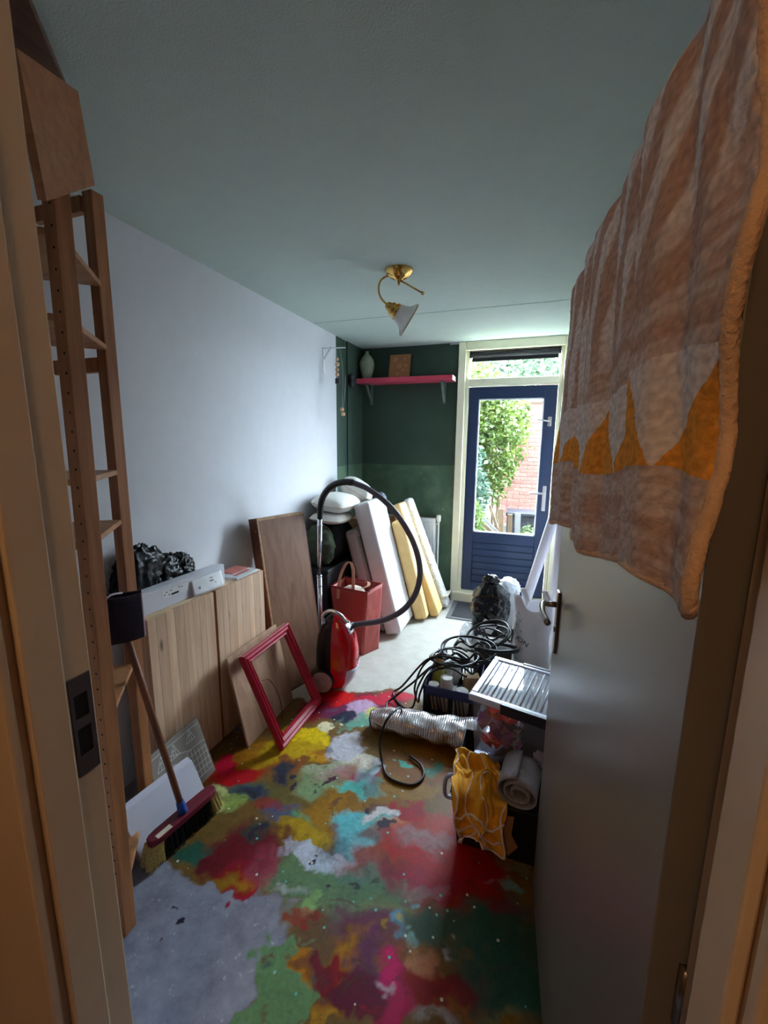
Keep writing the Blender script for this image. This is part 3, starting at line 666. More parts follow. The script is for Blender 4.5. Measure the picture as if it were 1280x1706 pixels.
# ================================================================ PINE CABINET
cab = thing('pine_cabinet', 'low two-door unpainted pine cabinet against the left wall', 'cabinet', (-1.58, 1.65, 0))
CFL, CFR, CH, CD = Vector((-1.522, 1.262, 0)), Vector((-1.478, 2.035, 0)), .862, .175
cdir = (CFR-CFL).normalized(); cw = (CFR-CFL).length; cin = Vector((-cdir.y, cdir.x, 0))
pine_c = wood('pine_light', (240, 206, 174), (216, 172, 136), 'Z', .5, .12, .8, .9)
pine_t = wood('pine_light_top', (240, 216, 182), (220, 186, 146), 'Y', .5, .08, .8)
Zv = lambda z: Vector((0, 0, z))
MB().par(CFL+cin*.02+Zv(CH-.018), cdir*cw, cin*(CD-.02), Zv(.018)).build('top_board', pine_t, cab, bevel=.002)
MB().par(CFL+cin*.02, cdir*.018, cin*(CD-.02), Zv(CH-.018)).build('side_board', pine_c, cab)
MB().par(CFR-cdir*.018+cin*.02, cdir*.018, cin*(CD-.02), Zv(CH-.018)).build('side_board', pine_c, cab)
MB().par(CFL+cin*(CD-.01)+Zv(0), cdir*cw, cin*.008, Zv(CH-.018)).build('back_board', pine_c, cab)
MB().par(CFL+cin*.02+Zv(.0), cdir*cw, cin*(CD-.03), Zv(.018)).build('bottom_board', pine_c, cab)
gap = plain('gap_brown', (150, 92, 52), .7)
MB().par(CFL+cin*.005+cdir*(cw*.5-.012)+Zv(.01), cdir*.024, cin*.016, Zv(CH-.02)).build('centre_post', gap, cab)
rnd = random.Random(3)
for k in range(2):
    s0 = CFL+cdir*(k*(cw/2)+(.009 if k else 0)); wdt = cw/2-.009
    dr = bpy.data.objects.new('door', None); COL.objects.link(dr); dr.parent = cab; dr.location = s0-cab.location+Zv(.01)
    x_ = 0.0; ws = [rnd.uniform(.8, 1.4) for _ in range(8)]; tot = sum(ws)
    for w_ in ws:
        ww = wdt*w_/tot
        MB().par(s0+cdir*x_+Zv(.008), cdir*(ww-.0006), cin*.018, Zv(CH-.012-(.002 if not k else 0))).build('stave', pine_c, dr, bevel=.0006, seg=1)
        x_ += ww

# things on the cabinet
ct = CH
blackbag_m = plain('black_plastic', (5, 5, 8), .3, var=.3, spec=.3, bmp=.15, bscale=18)
def crumple(name, label, cat, parts, mat, flat, sub=5, group=None):
    mb = MB()
    for (c, r, amp, fr_, sd) in parts: mb.blob(c, r, amp, fr_, sd, sub, True, None, flat)
    o = mb.build(name, mat, smooth=True); tag(o, label, cat, group); return o
c0_ = PX(250, 945, -1.62); c1_ = PX(285, 945, -1.62)
crumple('black_bag', 'crumpled black plastic bag behind the long white carton on the pine cabinet', 'bag',
        [((-1.668, 1.37, .99), (.040, .12, .135), .32, 2.3, 1), ((-1.668, 1.50, .955), (.040, .11, .10), .34, 2.6, 2), ((-1.668, 1.60, .955), (.038, .07, .085), .36, 2.8, 3)], blackbag_m, ct, 5)
# long white carton with a blind inside
cart = thing('long_carton', 'long white carton with a label lying on the pine cabinet', 'box', (-1.53, 1.5, ct))
wcard = plain('carton_white', (232, 232, 240), .45, var=.03)
k0, k1 = CFL+cin*.035+cdir*-.13+Zv(ct), CFL+cin*.035+cdir*.50+Zv(ct)
ck = (k1-k0).normalized()
MB().par(k0, k1-k0, cin*.075, Zv(.098)).build('carton', wcard, cart, bevel=.004)
MB().par(k0+Zv(.0985), k1-k0, cin*.03, Zv(.006)).build('flap', wcard, cart, bevel=.002)
prn = plain('print_black', (30, 30, 34), .7); lab = plain('label_white', (246, 246, 248), .6)
fpt = lambda a, z: k0+ck*a-cin*.0012+Zv(z)
MB().par(fpt(.24, .045), ck*.15, cin*.001, Zv(.04)).build('label_sticker', lab, cart)
MB().par(fpt(.29, .05)-cin*.0006, ck*.04, cin*.0008, Zv(.009)).build('barcode', prn, cart)
for i, (a_, z_) in enumerate(((.25, .06), (.262, .07), (.275, .055), (.285, .072), (.33, .075), (.345, .072))):
    MB().par(fpt(a_, z_)-cin*.0006, ck*.007, cin*.0008, Zv(.004)).build('print_mark', prn, cart)
# a bent instruction sheet against the carton
def sheet_pt(u, v):
    p = k0+ck*(.40+.20*u)-cin*(.004+.012*math.sin(u*2.6)*(1-v)+.012*(1-v))+Zv(.004+.078*v); return p
sh = MB().grid(sheet_pt, 16, 6).build('folded_leaflet', lab, smooth=True, solid=.0012); tag(sh, 'bent white printed leaflet leaning on the long carton', 'paper')
for a_, b_, w_, h_ in ((.55, .55, .12, .1), (.57, .75, .1, .06), (.18, .35, .06, .16), (.7, .4, .05, .05)):
    q = [sheet_pt(a_+i*w_, b_+j*h_)-cin*.0016 for i, j in ((0, 0), (1, 0), (1, 1), (0, 1))]
    MB().prism(q, -cin*.0004).build('print_mark', plain('print_grey', (150, 150, 158), .7), sh, loc=Vector((0, 0, 0)))
# papers at the far end
red_p = plain('paper_red', (206, 120, 110), .7, var=.1)
def paper(name, a, c, u, v, th, z, mat, label, stripe=None):
    o0 = CFL+cdir*a+cin*c+Zv(z)
    o = MB().par(o0, u, v, Zv(th)).build(name, mat, bevel=.001); tag(o, label, 'magazine')
    if stripe: MB().par(o0+Vector(u)*.15+Vector(v)*.25+Zv(th), Vector(u)*.7, Vector(v)*.22, Zv(.0006)).build('cover_stripe', stripe, o, loc=Vector((0, 0, 0)))
    return o
paper('magazine', .56, .005, cdir*.185+cin*.01, cin*.115-cdir*.015, .012, ct, plain('paper_pale', (222, 224, 226), .5), 'pale magazine with a pink stripe at the far end of the cabinet top', red_p)
paper('brochure', .60, .075, cdir*.13, cin*.09, .005, ct+.0125, red_p, 'reddish brochure lying on the magazine by the wall')

# ================================================================ LEANING BOARDS BY THE CABINET
# shallow wooden box front leaning on the wall
TL, pd = Vector((-1.605, 2.165, 1.14)), Vector((.34, .94, 0)).normalized(); pn = Vector((pd.y, -pd.x, 0))
low = pn*.20+Vector((0, 0, -1.14)); upv = -low
BLp = TL+low; pwid = .378; back = upv.cross(pd).normalized(); back = back if back.x < 0 else -back
lp_ = thing('wooden_tray', 'large shallow brown wooden tray leaning on the left wall behind the vacuum cleaner', 'tray', BLp)
brw = wood('tray_face', (150, 108, 82), (120, 80, 58), 'Z', .5, .03, .6, .1); brd = wood('tray_side', (112, 66, 46), (84, 46, 32), 'Z', .45, .03); brt = wood('tray_edge', (196, 158, 120), (160, 120, 86), 'X', .6, .05)
MB().par(BLp+pd*.014, pd*(pwid-.022), upv*.985, back*.008).build('face_panel', brw, lp_)
MB().par(BLp-pd*.0, pd*.014, upv, back*.095).build('side_board', brd, lp_, bevel=.002)
MB().par(BLp-back*.006-pd*.004, pd*.012, upv, back*.008).build('front_lip', brt, lp_, bevel=.002)
MB().par(BLp+pd*(pwid-.012), pd*.012, upv, back*.095).build('side_board', brd, lp_, bevel=.002)
MB().par(BLp+upv*.985-back*.002, pd*pwid, upv*.015, back*.093).build('top_board', brt, lp_, bevel=.002)
MB().par(BLp, pd*pwid, upv*.012, back*.05).build('bottom_board', brd, lp_)
for f_ in (.86, .93): MB().lathe([(.006, 0), (.006, .003)], BLp+upv*f_+back*.03, -pd, 10).build('screw', plain('brass_screw', (180, 150, 90), .4, .8), lp_)

# thin brown board behind the red frame
bl, br_, tl = Vector((-1.335, 1.645, 0)), Vector((-1.335, 2.03, 0)), PX(378.4, 1098.4, -1.435)
tl.x = -1.445; u_ = br_-bl
bd = MB().par(bl, Vector((0, .45, 0)), Vector((-.012, 0, -.002)), Vector((-.108, 0, .492))).build('hardboard_sheet', wood('hardboard', (196, 158, 130), (164, 124, 98), 'Z', .55, .02, .5, .15), bevel=.001)
tag(bd, 'brown board leaning on the cabinet behind the red picture frame', 'board')
tw = MB().tube(spline([(-1.345, 1.80, .30), (-1.338, 1.86, .27), (-1.31, 1.90, .16), (-1.30, 1.915, .05), (-1.275, 1.88, .006)]), .0022, 6).build('wire_cord', plain('cord_brown', (96, 66, 44), .8))
tag(tw, 'thin brown cord hanging down inside the red picture frame', 'cord')
# red picture frame
pf = thing('picture_frame', 'empty dark red wooden picture frame leaning against a brown board', 'frame', (-1.17, 1.90, 0))
redm = plain('red_frame_paint', (172, 26, 52), .32, var=.15, scale=30)
fB, fU, fV = Vector((-1.165, 1.675, .0)), Vector((0, .452, 0)), Vector((-.232, 0, .492)); fvn = fV.normalized(); fl_ = fV.length; fn = Vector((fvn.z, 0, -fvn.x))
fU1 = fU.normalized(); W_, Hh = fU.length, fl_
def frame_side(p0, p1, inward):
    # mitred moulding: profile (inset, height)
    prof = [(0, 0), (0, .026), (.010, .032), (.020, .024), (.030, .030), (.045, .018), (.052, .022), (.058, .012), (.058, 0)]
    d = (p1-p0).normalized(); L = (p1-p0).length; a, c = [], []
    for i_, h_ in prof: a.append(p0+d*i_+inward*i_+fn*h_); c.append(p1-d*i_+inward*i_+fn*h_)
    n = len(prof); mb = MB(); mb.add(a+c, [(i, i+1, n+i+1, n+i) for i in range(n-1)]+[tuple(range(n)), tuple(range(n, 2*n))[::-1], (0, n, 2*n-1, n-1)]); return mb
q0, q1, q2, q3 = fB, fB+fU1*W_, fB+fU1*W_+fvn*Hh, fB+fvn*Hh
for a_, b_, i_ in ((q0, q1, fvn), (q1, q2, -fU1), (q2, q3, -fvn), (q3, q0, fU1)): frame_side(a_, b_, i_).build('moulding', redm, pf)
MB().par(q3-fn*.002-fvn*.012, fU1*W_, fvn*.014, -fn*.012).build('back_edge', wood('frame_back', (206, 176, 150), (180, 146, 116), 'Y'), pf)
MB().par(q1-fn*.002-fU1*.012, fU1*.014, fvn*Hh, -fn*.010).build('back_edge', wood('frame_back', (206, 176, 150), (180, 146, 116), 'Y'), pf)

# grey printed board
gb = Vector((-1.388, 1.165, 0)); gU = Vector((0, .295, 0)); gV = Vector((-.095, 0, .268)); gN = Vector((gV.z, 0, -gV.x)).normalized()
gp = MB().par(gb-Vector((.004, 0, 0)), gU, gV, -gN*.008).build('grey_board', plain('grey_laminate', (142, 134, 126), .5, var=.06), bevel=.001)
tag(gp, 'grey board with fine white triangle and grid lines leaning on the cabinet', 'board')
lm = plain('print_line_white', (226, 224, 220), .6)
gpt = lambda u, v: gb-Vector((.004, 0, 0))+gU*u+gV*v+gN*.0004
ln = []
def seg(u0, v0, u1, v1): ln.append((u0, v0, u1, v1))
for i in range(6): seg(.60+.07*i, .05+.02*i, .62+.07*i, .62-.02*i)
for j in range(6): seg(.55+.015*j, .12+.1*j, .98, .10+.1*j)
for c_ in ((.18, .78), (.42, .80), (.75, .84)):
    u, v = c_; seg(u-.09, v-.10, u+.03, v+.10); seg(u+.03, v+.10, u+.09, v-.10); seg(u-.09, v-.10, u+.09, v-.10); seg(u-.03, v, u+.06, v); seg(u-.02, v-.1, u+.0, v+.03); seg(u+.03, v+.1, u+.03, v-.1)
seg(.02, .92, .98, .92); seg(.28, .80, .72, .60); seg(.2, .68, .6, .5)
for (u0, v0, u1, v1) in ln:
    a_, c_ = gpt(u0, v0), gpt(u1, v1); d_ = (c_-a_).normalized().cross(gN)*.0011
    MB().prism([a_-d_, a_+d_, c_+d_, c_-d_], gN*.0004).build('print_line', lm, gp, loc=Vector((0, 0, 0)))
# white boards in front of it
wbp = plain('white_laminate', (226, 224, 236), .4, var=.03); pinkedge = plain('raw_edge', (190, 150, 140), .7)
b0_ = Vector((-1.330, .985, 0)); wU = Vector((.045, .315, 0)); wV = Vector((-.075, -.012, .205)); wN = wU.cross(wV).normalized(); wN = wN if wN.x > 0 else -wN
for i, lb in enumerate(('front white board of the three stacked behind the broom head', 'middle white board of the three stacked behind the broom head', 'rear white board of the three stacked behind the broom head')):
    o0 = b0_-Vector((.0095*i, 0, 0))
    o = MB().par(o0, wU, wV*(1+.02*i), -wN*.008).build('white_board', wbp, bevel=.002); tag(o, lb, 'board', 'stacked white boards')
    MB().par(o0-wU.normalized()*.0012, wU.normalized()*.001, wV*(1+.02*i), -wN*.008).build('raw_edge', pinkedge, o, loc=Vector((0, 0, 0)))

# ================================================================ BROOM
brm = thing('push_broom', 'push broom with a maroon head, blue socket and brown handle', 'broom', (-1.27, 1.13, 0))
h0, h1 = Vector((-1.292, .985, .085)), Vector((-1.240, 1.285, .085)); hd = (h1-h0).normalized(); hnn = Vector((hd.y, -hd.x, 0))
maroon = plain('broom_maroon', (120, 30, 52), .4)
poly = []
for k in range(16):
    a_ = 2*math.pi*k/16; cx_ = (h1-h0).length/2; lx = math.copysign(abs(math.cos(a_))**.35, math.cos(a_))*(cx_); lyy = math.copysign(abs(math.sin(a_))**.6, math.sin(a_))*.030
    poly.append((h0+h1)/2+hd*lx+hnn*lyy)
MB().prism(poly, Zv(.028)).build('head', maroon, brm, bevel=.005)
MB().par((h0+h1)/2-hd*.125+hnn*.004+Zv(.0275), hd*.06, hnn*.022, Zv(.0012)).build('sticker', plain('sticker_cream', (230, 216, 190), .6), brm)
ybr = plain('bristle_straw', (214, 192, 120), .8, var=.3, scale=120); kbr = plain('bristle_black', (16, 16, 20), .8)
rr = random.Random(5)
def bristles(a0, a1, mat, n):
    mb = MB()
    for i in range(n):
        p = h0+hd*(rr.uniform(a0, a1)*(h1-h0).length)+hnn*rr.uniform(-.025, .025)
        end = min(abs(a0-0), 1) ; fl_x = (-.020 if a0 < .1 else (.020 if a1 > .9 else 0))
        e_ = Vector((p.x, p.y, 0))+hd*(fl_x*rr.uniform(.2, 1.3))+hnn*rr.uniform(-.012, .016); e_.z = rr.uniform(.0, .008)
        mb.tube([p+Zv(.004), (p+e_)/2+hd*fl_x*.15, e_], [.0024, .0022, .0014], 4, cap=False)
    o = mb.build('bristles', mat, brm); o['kind'] = 'stuff'
bristles(.0, .17, ybr, 300); bristles(.86, 1.0, ybr, 260); bristles(.17, .86, kbr, 700)
s0_ = (h0+h1)/2+Zv(.02); s1_ = Vector((-1.345, 1.025, .935)); sd_ = (s1_-s0_).normalized()
MB().lathe([(.019, 0), (.018, .03), (.015, .06), (.0145, .062)], s0_, sd_, 16).build('socket', plain('blue_plastic', (36, 84, 168), .4), brm, smooth=True)
MB().tube([s0_+sd_*.05, s1_+sd_*.05], .0125, 14).build('handle', wood('broom_wood', (150, 90, 58), (116, 66, 40), 'Z', .45), brm, smooth=True)
# ribbed cloth over the top of the handle
rib = plain('ribbed_dark', (46, 34, 50), .9, var=.2)
fr_ = thing('ribbed_mat', 'folded dark ribbed mat with pale piping hanging at the top of the broom handle', 'mat', (-1.30, .97, .93))
vl, vr = Vector((-1.330, .865, 0)), Vector((-1.258, 1.030, 0)); zt_, zl_ = 1.115, .955
def rp(u, v):
    p = vl.lerp(vr, u); a_ = (u-.5)*2; n_ = Vector((.77, -.63, 0))
    bul = .022*(1-a_*a_)
    return Vector((p.x, p.y, 0))+n_*(bul+.0018*math.cos(u*math.pi*2*34))+Zv(zt_+(zl_-zt_)*v-.010*u+.004*math.sin(u*5))
MB().grid(rp, 340, 6).build('front_fold', rib, fr_, smooth=True, solid=.006)
MB().grid(lambda u, v: rp(u, v*.9)-Vector((.77, -.63, 0))*(.035+.02*(1-(2*u-1)**2)), 340, 6).build('rear_fold', rib, fr_, smooth=True, solid=.006)
pip = plain('piping_pale', (214, 196, 210), .8)
MB().tube([rp(1.0, k/12) for k in range(13)], .0035, 8).build('piping', pip, fr_, smooth=True)
MB().tube(spline([rp(.02, .5), rp(.25, .2), rp(.48, -.06), rp(.70, -.03)-Vector((.03, -.02, 0))], 6), .0035, 8).build('piping', pip, fr_, smooth=True)

# ================================================================ PENDANT LAMP
lc = Vector((-.747, 2.353, H)); lamp = thing('ceiling_lamp', 'brass ceiling lamp with a curved arm and a frosted glass bell shade', 'lamp', lc)
brass = plain('polished_brass', (214, 172, 96), .12, 1.0, var=.06)
MB().lathe([(.078, 0), (.078, -.006), (.070, -.016), (.050, -.036), (.030, -.046), (.012, -.052), (.009, -.062), (.006, -.075), (.001, -.078)], lc, (0, 0, 1), 36, cap=False).build('canopy', brass, lamp, smooth=True)
arm = [PY(x, y, 2.353) for x, y in ((666, 467), (656, 461), (645, 460), (635, 467), (631, 480), (634, 495), (645, 508))]
MB().tube(spline(arm, 8), .0055, 10).build('arm', brass, lamp, smooth=True)
ra, rb_ = PY(665, 466, 2.353), PY(704, 488, 2.353)
MB().tube([ra, rb_], .0045, 10).tube([rb_-(rb_-ra).normalized()*.004, rb_+(rb_-ra).normalized()*.008], .009, 12).build('counter_rod', brass, lamp, smooth=True)
so = PY(645, 508, 2.353); sa = Vector((.76, .40, -.50)).normalized()
MB().lathe([(.010, -.008), (.018, 0), (.024, .012), (.022, .018), (.033, .026), (.036, .040), (.033, .046), (.043, .052), (.046, .064), (.042, .070)], so, sa, 32).build('socket_cup', brass, lamp, smooth=True)
frost = bpy.data.materials.new('frosted_glass'); frost.use_nodes = True; MATS['frosted_glass'] = frost; t = NT(frost); b = t.n['Principled BSDF']
b.inputs['Base Color'].default_value = (.95, .94, .93, 1); b.inputs['Roughness'].default_value = .3
tl_ = t.new('ShaderNodeBsdfTranslucent'); tl_.inputs[0].default_value = (.9, .88, .88, 1); mx = t.new('ShaderNodeMixShader'); mx.inputs[0].default_value = .4
t.link(b.outputs[0], mx.inputs[1]); t.link(tl_.outputs[0], mx.inputs[2]); t.link(mx.outputs[0], t.n['Material Output'].inputs[0])
MB().lathe([(.040, .064), (.046, .074), (.050, .090), (.055, .106), (.066, .122), (.082, .134), (.092, .141), (.092, .149)], so, sa, 40, cap=False).build('bell_shade', frost, lamp, smooth=True, solid=.003)
MB().lathe([(.091, .146), (.0940, .148), (.0940, .152), (.090, .151)], so, sa, 40, cap=False).build('gold_rim', brass, lamp, smooth=True)

# ================================================================ BACK WALL SHELF
pink = plain('shelf_pink', (214, 70, 96), .45, var=.05)
shf = thing('wall_shelf', 'pink painted wall shelf on two dark brackets', 'shelf', (-1.22, YB, 2.2))
SZ1 = 2.236; SZ0 = SZ1-.045
MB().box(-1.70, -.735, 3.985, YB, SZ0, SZ1).build('shelf_board', pink, shf, bevel=.003)
MB().box(-.7345, -.733, 3.987, YB, SZ0+.002, SZ1-.002).build('end_cap', plain('end_white', (232, 226, 230), .6), shf)
brk = plain('bracket_green', (100, 116, 108), .5)
for bx in (-1.60, -.84):
    k_ = bpy.data.objects.new('bracket', None); COL.objects.link(k_); k_.parent = shf; k_.location = Vector((bx, YB, SZ0))-shf.location
    MB().box(bx-.012, bx+.012, YB-.004, YB, SZ0-.20, SZ0).build('back_leg', brk, k_)
    MB().box(bx-.012, bx+.012, 4.0, YB, SZ0-.004, SZ0).build('top_leg', brk, k_)
    MB().par((bx-.010, 4.015, SZ0-.012), (.020, 0, 0), (0, .008, .006), (0, .143, -.175)).build('brace', brk, k_)
vz = thing('ceramic_vase', 'pale green glazed ceramic vase with a narrow neck on the pink shelf', 'vase', (-1.615, 4.065, SZ1))
vm = plain('vase_glaze', (150, 160, 136), .25, var=.15, scale=14)
MB().lathe([(.038, 0), (.046, .01), (.062, .06), (.075, .115), (.077, .15), (.068, .185), (.048, .215), (.026, .236), (.018, .243), (.016, .25), (.020, .262), (.016, .264), (.012, .25)], (-1.615, 4.065, SZ1), (0, 0, 1), 36).build('body', vm, vz, smooth=True)
MB().lathe([(.020, .259), (.022, .263), (.018, .267), (.013, .262)], (-1.615, 4.065, SZ1), (0, 0, 1), 28, cap=False).build('rim', vm, vz, smooth=True)
tile = thing('relief_tile', 'square terracotta tile with round reliefs standing on the pink shelf', 'tile', (-1.29, 4.12, SZ1))
terra = plain('terracotta', (176, 116, 76), .75, var=.1)
to, tu, tv = Vector((-1.398, 4.095, SZ1)), Vector((.215, 0, 0)), Vector((.003, .050, .236)); tn = tu.cross(tv).normalized(); tn = tn if tn.y < 0 else -tn
MB().par(to, tu, tv, -tn*.012).build('slab', terra, tile, bevel=.002)
ter2 = plain('terracotta_light', (196, 140, 98), .7, var=.1)
for u, v, r_ in ((.27, .78, .026), (.47, .50, .030), (.80, .52, .018), (.42, .20, .022), (.66, .33, .012), (.72, .80, .010)):
    MB().lathe([(r_, 0), (r_*.95, .004), (r_*.7, .006), (r_*.6, .003), (.001, .003)], to+tu*u+tv*v, tn, 20).build('relief', ter2, tile, smooth=False)
# white bracket on the left wall with bead strings
wbk = thing('wall_bracket', 'small white metal bracket fixed to the white left wall', 'bracket', (XL, 3.33, 2.3))
MB().box(XL, XL+.004, 3.32, 3.345, 2.19, 2.40).build('back_leg', plain('bracket_white', (236, 236, 240), .4), wbk)
MB().par((XL, 3.32, 2.392), (.215, -.03, -.012), (0, .025, 0), (0, 0, .005)).build('arm', plain('bracket_white', (236, 236, 240), .4), wbk, bevel=.001)
MB().par((XL+.004, 3.329, 2.30), (.075, -.01, .088), (0, .006, 0), (0, 0, .02)).build('brace', plain('bracket_white', (236, 236, 240), .4), wbk)
bdm = plain('bead_wood', (222, 178, 136), .5, var=.1, rand=.1); cordm = plain('cord_grey', (176, 176, 180), .8); bkm = plain('bead_black', (22, 26, 34), .5)
def ball(mb, c, r_): return mb.lathe([(max(.0008, r_*math.sin(math.pi*k/8)), -r_*math.cos(math.pi*k/8)) for k in range(9)], c, (0, 0, 1), 14, cap=False)
X0_ = PX(561, 590, -1.60); bs = thing('bead_string', 'string of four wooden beads and a black cube on the white bracket', 'beads', X0_)
top_ = PX(561, 583, -1.60)
MB().tube([top_, PX(563, 640, -1.60)], .0012, 5).build('cord', cordm, bs)
for y_, r_ in ((598, .014), (607, .019), (616, .016), (624, .017)): ball(MB(), PX(562, y_, -1.60), r_).build('bead', bdm, bs, smooth=True)
q = PX(563, 635, -1.60); MB().box(q.x-.017, q.x+.017, q.y-.017, q.y+.017, q.z-.022, q.z+.022).build('cube_bead', bkm, bs, bevel=.002)
b2_ = thing('bead_string', 'long looped cord with two wooden beads hanging from the white bracket', 'beads', PX(570, 680, -1.555))
MB().tube(spline([PX(567, 583, -1.555), PX(571, 615, -1.555), PX(571, 650, -1.555), PX(570, 680, -1.555)]), .0014, 5).tube(spline([PX(576, 625, -1.555), PX(575, 650, -1.555), PX(572, 680, -1.555)]), .0014, 5).build('cord', cordm, b2_)
for x_, y_ in ((570, 682), (572, 690)): ball(MB(), PX(x_, y_, -1.555), .017).build('bead', bdm, b2_, smooth=True)
kb = thing('coat_hook', 'black double round coat hook beside the left end of the pink shelf', 'hook', (XL+.012, 3.83, 2.19))
for z_ in (2.225, 2.165): MB().lathe([(.012, 0), (.012, .02), (.034, .03), (.036, .045), (.028, .055), (.001, .056)], (XL+.012, 3.83, z_), (1, -.25, 0), 24).build('hook_disc', bkm, kb, smooth=True)
# ================================================================ VACUUM CLEANER
vac = thing('vacuum_cleaner', 'red canister vacuum cleaner standing upright with its hose arched to a chrome tube', 'vacuum', (-1.14, 2.38, 0))
redg = plain('vacuum_red', (206, 14, 26), .18, var=.08, spec=.6); blkp = plain('vacuum_black', (20, 18, 22), .35, var=.15); chrome = plain('chrome', (214, 214, 220), .12, 1.0, var=.02)
gryp = plain('vacuum_grey', (206, 210, 222), .25, var=.03)
vc = Vector((-1.155, 2.345, 0)); vf = Vector((.97, .16, 0)).normalized(); vsd = Vector((vf.y, -vf.x, 0)); vsd = vsd if vsd.y < 0 else -vsd   # vf: the red shell's facing; vsd: towards the camera side
prof = [(.012, .70, .30), (.03, .88, .62), (.08, .98, .86), (.16, 1.0, 1.0), (.26, .98, 1.0), (.36, .88, .90), (.43, .72, .70), (.48, .50, .42), (.505, .2, .15)]
def shell(a0, a1, dep, wid, n=20, z_off=0, out=0.0, z_lo=0, z_hi=9):
    mb = MB(); rows = []
    pr = []
    for i in range(len(prof)-1):
        for k in range(4):
            f = k/4; pr.append(tuple(prof[i][j]*(1-f)+prof[i+1][j]*f for j in range(3)))
    pr.append(prof[-1]); pr = [p for p in pr if z_lo <= p[0] <= z_hi]
    for (z, w_, d_) in pr:
        for k in range(n+1):
            a = a0+(a1-a0)*k/n
            ca, sa_ = math.cos(a), math.sin(a)
            ca = math.copysign(abs(ca)**.8, ca); sa_ = math.copysign(abs(sa_)**.8, sa_)
            mb.v.append(vc+vf*(ca*(dep*d_+out))+vsd*(sa_*(wid*w_+out))+Vector((0, 0, z)))
    m_ = len(pr)
    mb.f += [(j*(n+1)+i, j*(n+1)+i+1, (j+1)*(n+1)+i+1, (j+1)*(n+1)+i) for j in range(m_-1) for i in range(n)]
    mb.f += [tuple(range(n+1))[::-1], tuple((m_-1)*(n+1)+k for k in range(n+1))]
    return mb
shell(-math.pi/2, math.pi/2, .155, .115).build('red_shell', redg, vac, smooth=True)
shell(math.pi/2, math.pi*1.5, .125, .112).build('black_base', blkp, vac, smooth=True)
shell(-.75, .95, .155, .115, 16, 0, .004, .03, .17).build('grey_bumper', gryp, vac, smooth=True)
shell(.85, 1.35, .155, .115, 8, 0, .003, .05, .45).build('side_rib', redg, vac, smooth=True)
shell(-.55, .55, .155, .115, 10, 0, .003, .385, .46).build('chrome_panel', chrome, vac, smooth=True)
hb = vc+Vector((0, 0, .455)); MB().tube(spline([hb-vf*.055+vsd*.06, hb-vf*.065+vsd*.055+Zv(.055), hb-vf*.02+vsd*.035+Zv(.082), hb+vf*.045+vsd*.03+Zv(.055), hb+vf*.085+vsd*.02+Zv(.0)], 6), .013, 12).build('carry_handle', chrome, vac, smooth=True)
wc = vc-vf*.055+vsd*.112+Zv(.088)
wh_ = MB().lathe([(.076, 0), (.078, .006), (.078, .026), (.070, .034)], wc-vsd*.006, vsd, 36).build('wheel', blkp, vac, smooth=False)
MB().lathe([(.070, .035), (.066, .041), (.030, .038), (.022, .036), (.012, .037), (.010, .041), (.001, .042)], wc-vsd*.006, vsd, 36).build('hub_cap', plain('wheel_cap', (176, 146, 150), .4), wh_, smooth=False)
wc2 = vc-vf*.035-vsd*.118+Zv(.088); MB().lathe([(.076, 0), (.078, .006), (.078, .026), (.070, .034)], wc2+vsd*.006, -vsd, 30).build('wheel', blkp, vac)
for k in range(3): MB().lathe([(.006, 0), (.005, .004)], vc+vf*.155+vsd*(-.02+.018*k)+Zv(.20), vf, 10).build('button', blkp, vac)
# hose, handle grip and tube
hp_px = [(583, 1043, 2.40), (600, 1040, 2.42), (640, 1033, 2.45), (672, 1016, 2.47), (692, 990, 2.50), (700, 958, 2.53), (696, 925, 2.55), (684, 893, 2.57), (664, 860, 2.58), (640, 834, 2.60), (612, 814, 2.60), (588, 804, 2.60)]
hpts = spline([PY(*p) for p in hp_px], 26)
hg = plain('hose_grey', (96, 92, 104), .45, var=.06)
MB().tube(hpts, [.0185+(.0014 if k % 2 else 0) for k in range(len(hpts))], 12).build('hose', hg, vac, smooth=True)
MB().tube([PY(578, 1044, 2.39), PY(590, 1042, 2.405)], .026, 16).build('hose_socket', blkp, vac, smooth=True)
grip = spline([PY(*p) for p in ((590, 804, 2.60), (573, 803, 2.61), (556, 808, 2.62), (543, 820, 2.62), (535, 838, 2.62), (533, 864, 2.62))], 6)
MB().tube(grip, [.021, .023, .024]+[.023]*(len(grip)-6)+[.021, .019, .019], 14).build('grip', blkp, vac, smooth=True)
ta, tm, tb_ = PY(533, 862, 2.62), PY(532, 958, 2.62), PY(533, 1035, 2.62); tb_.z = .03; tb_.x = ta.x-.005
MB().tube([ta, tm], .0165, 16).build('upper_tube', chrome, vac, smooth=True)
MB().tube([tm, tb_], .0185, 16).build('lower_tube', chrome, vac, smooth=True)
for p_, q_, r_ in ((ta+(tm-ta)*.12, ta+(tm-ta)*.15, .0195), (tm, tm+(tb_-tm)*.02, .021), (tm+(tb_-tm)*.12, tm+(tb_-tm)*.135, .021)): MB().tube([p_, q_], r_, 16).build('tube_collar', chrome, vac, smooth=True)
MB().tube([tb_+Zv(.012), tb_-Zv(.03)], .021, 14).build('tube_foot', blkp, vac, smooth=True)

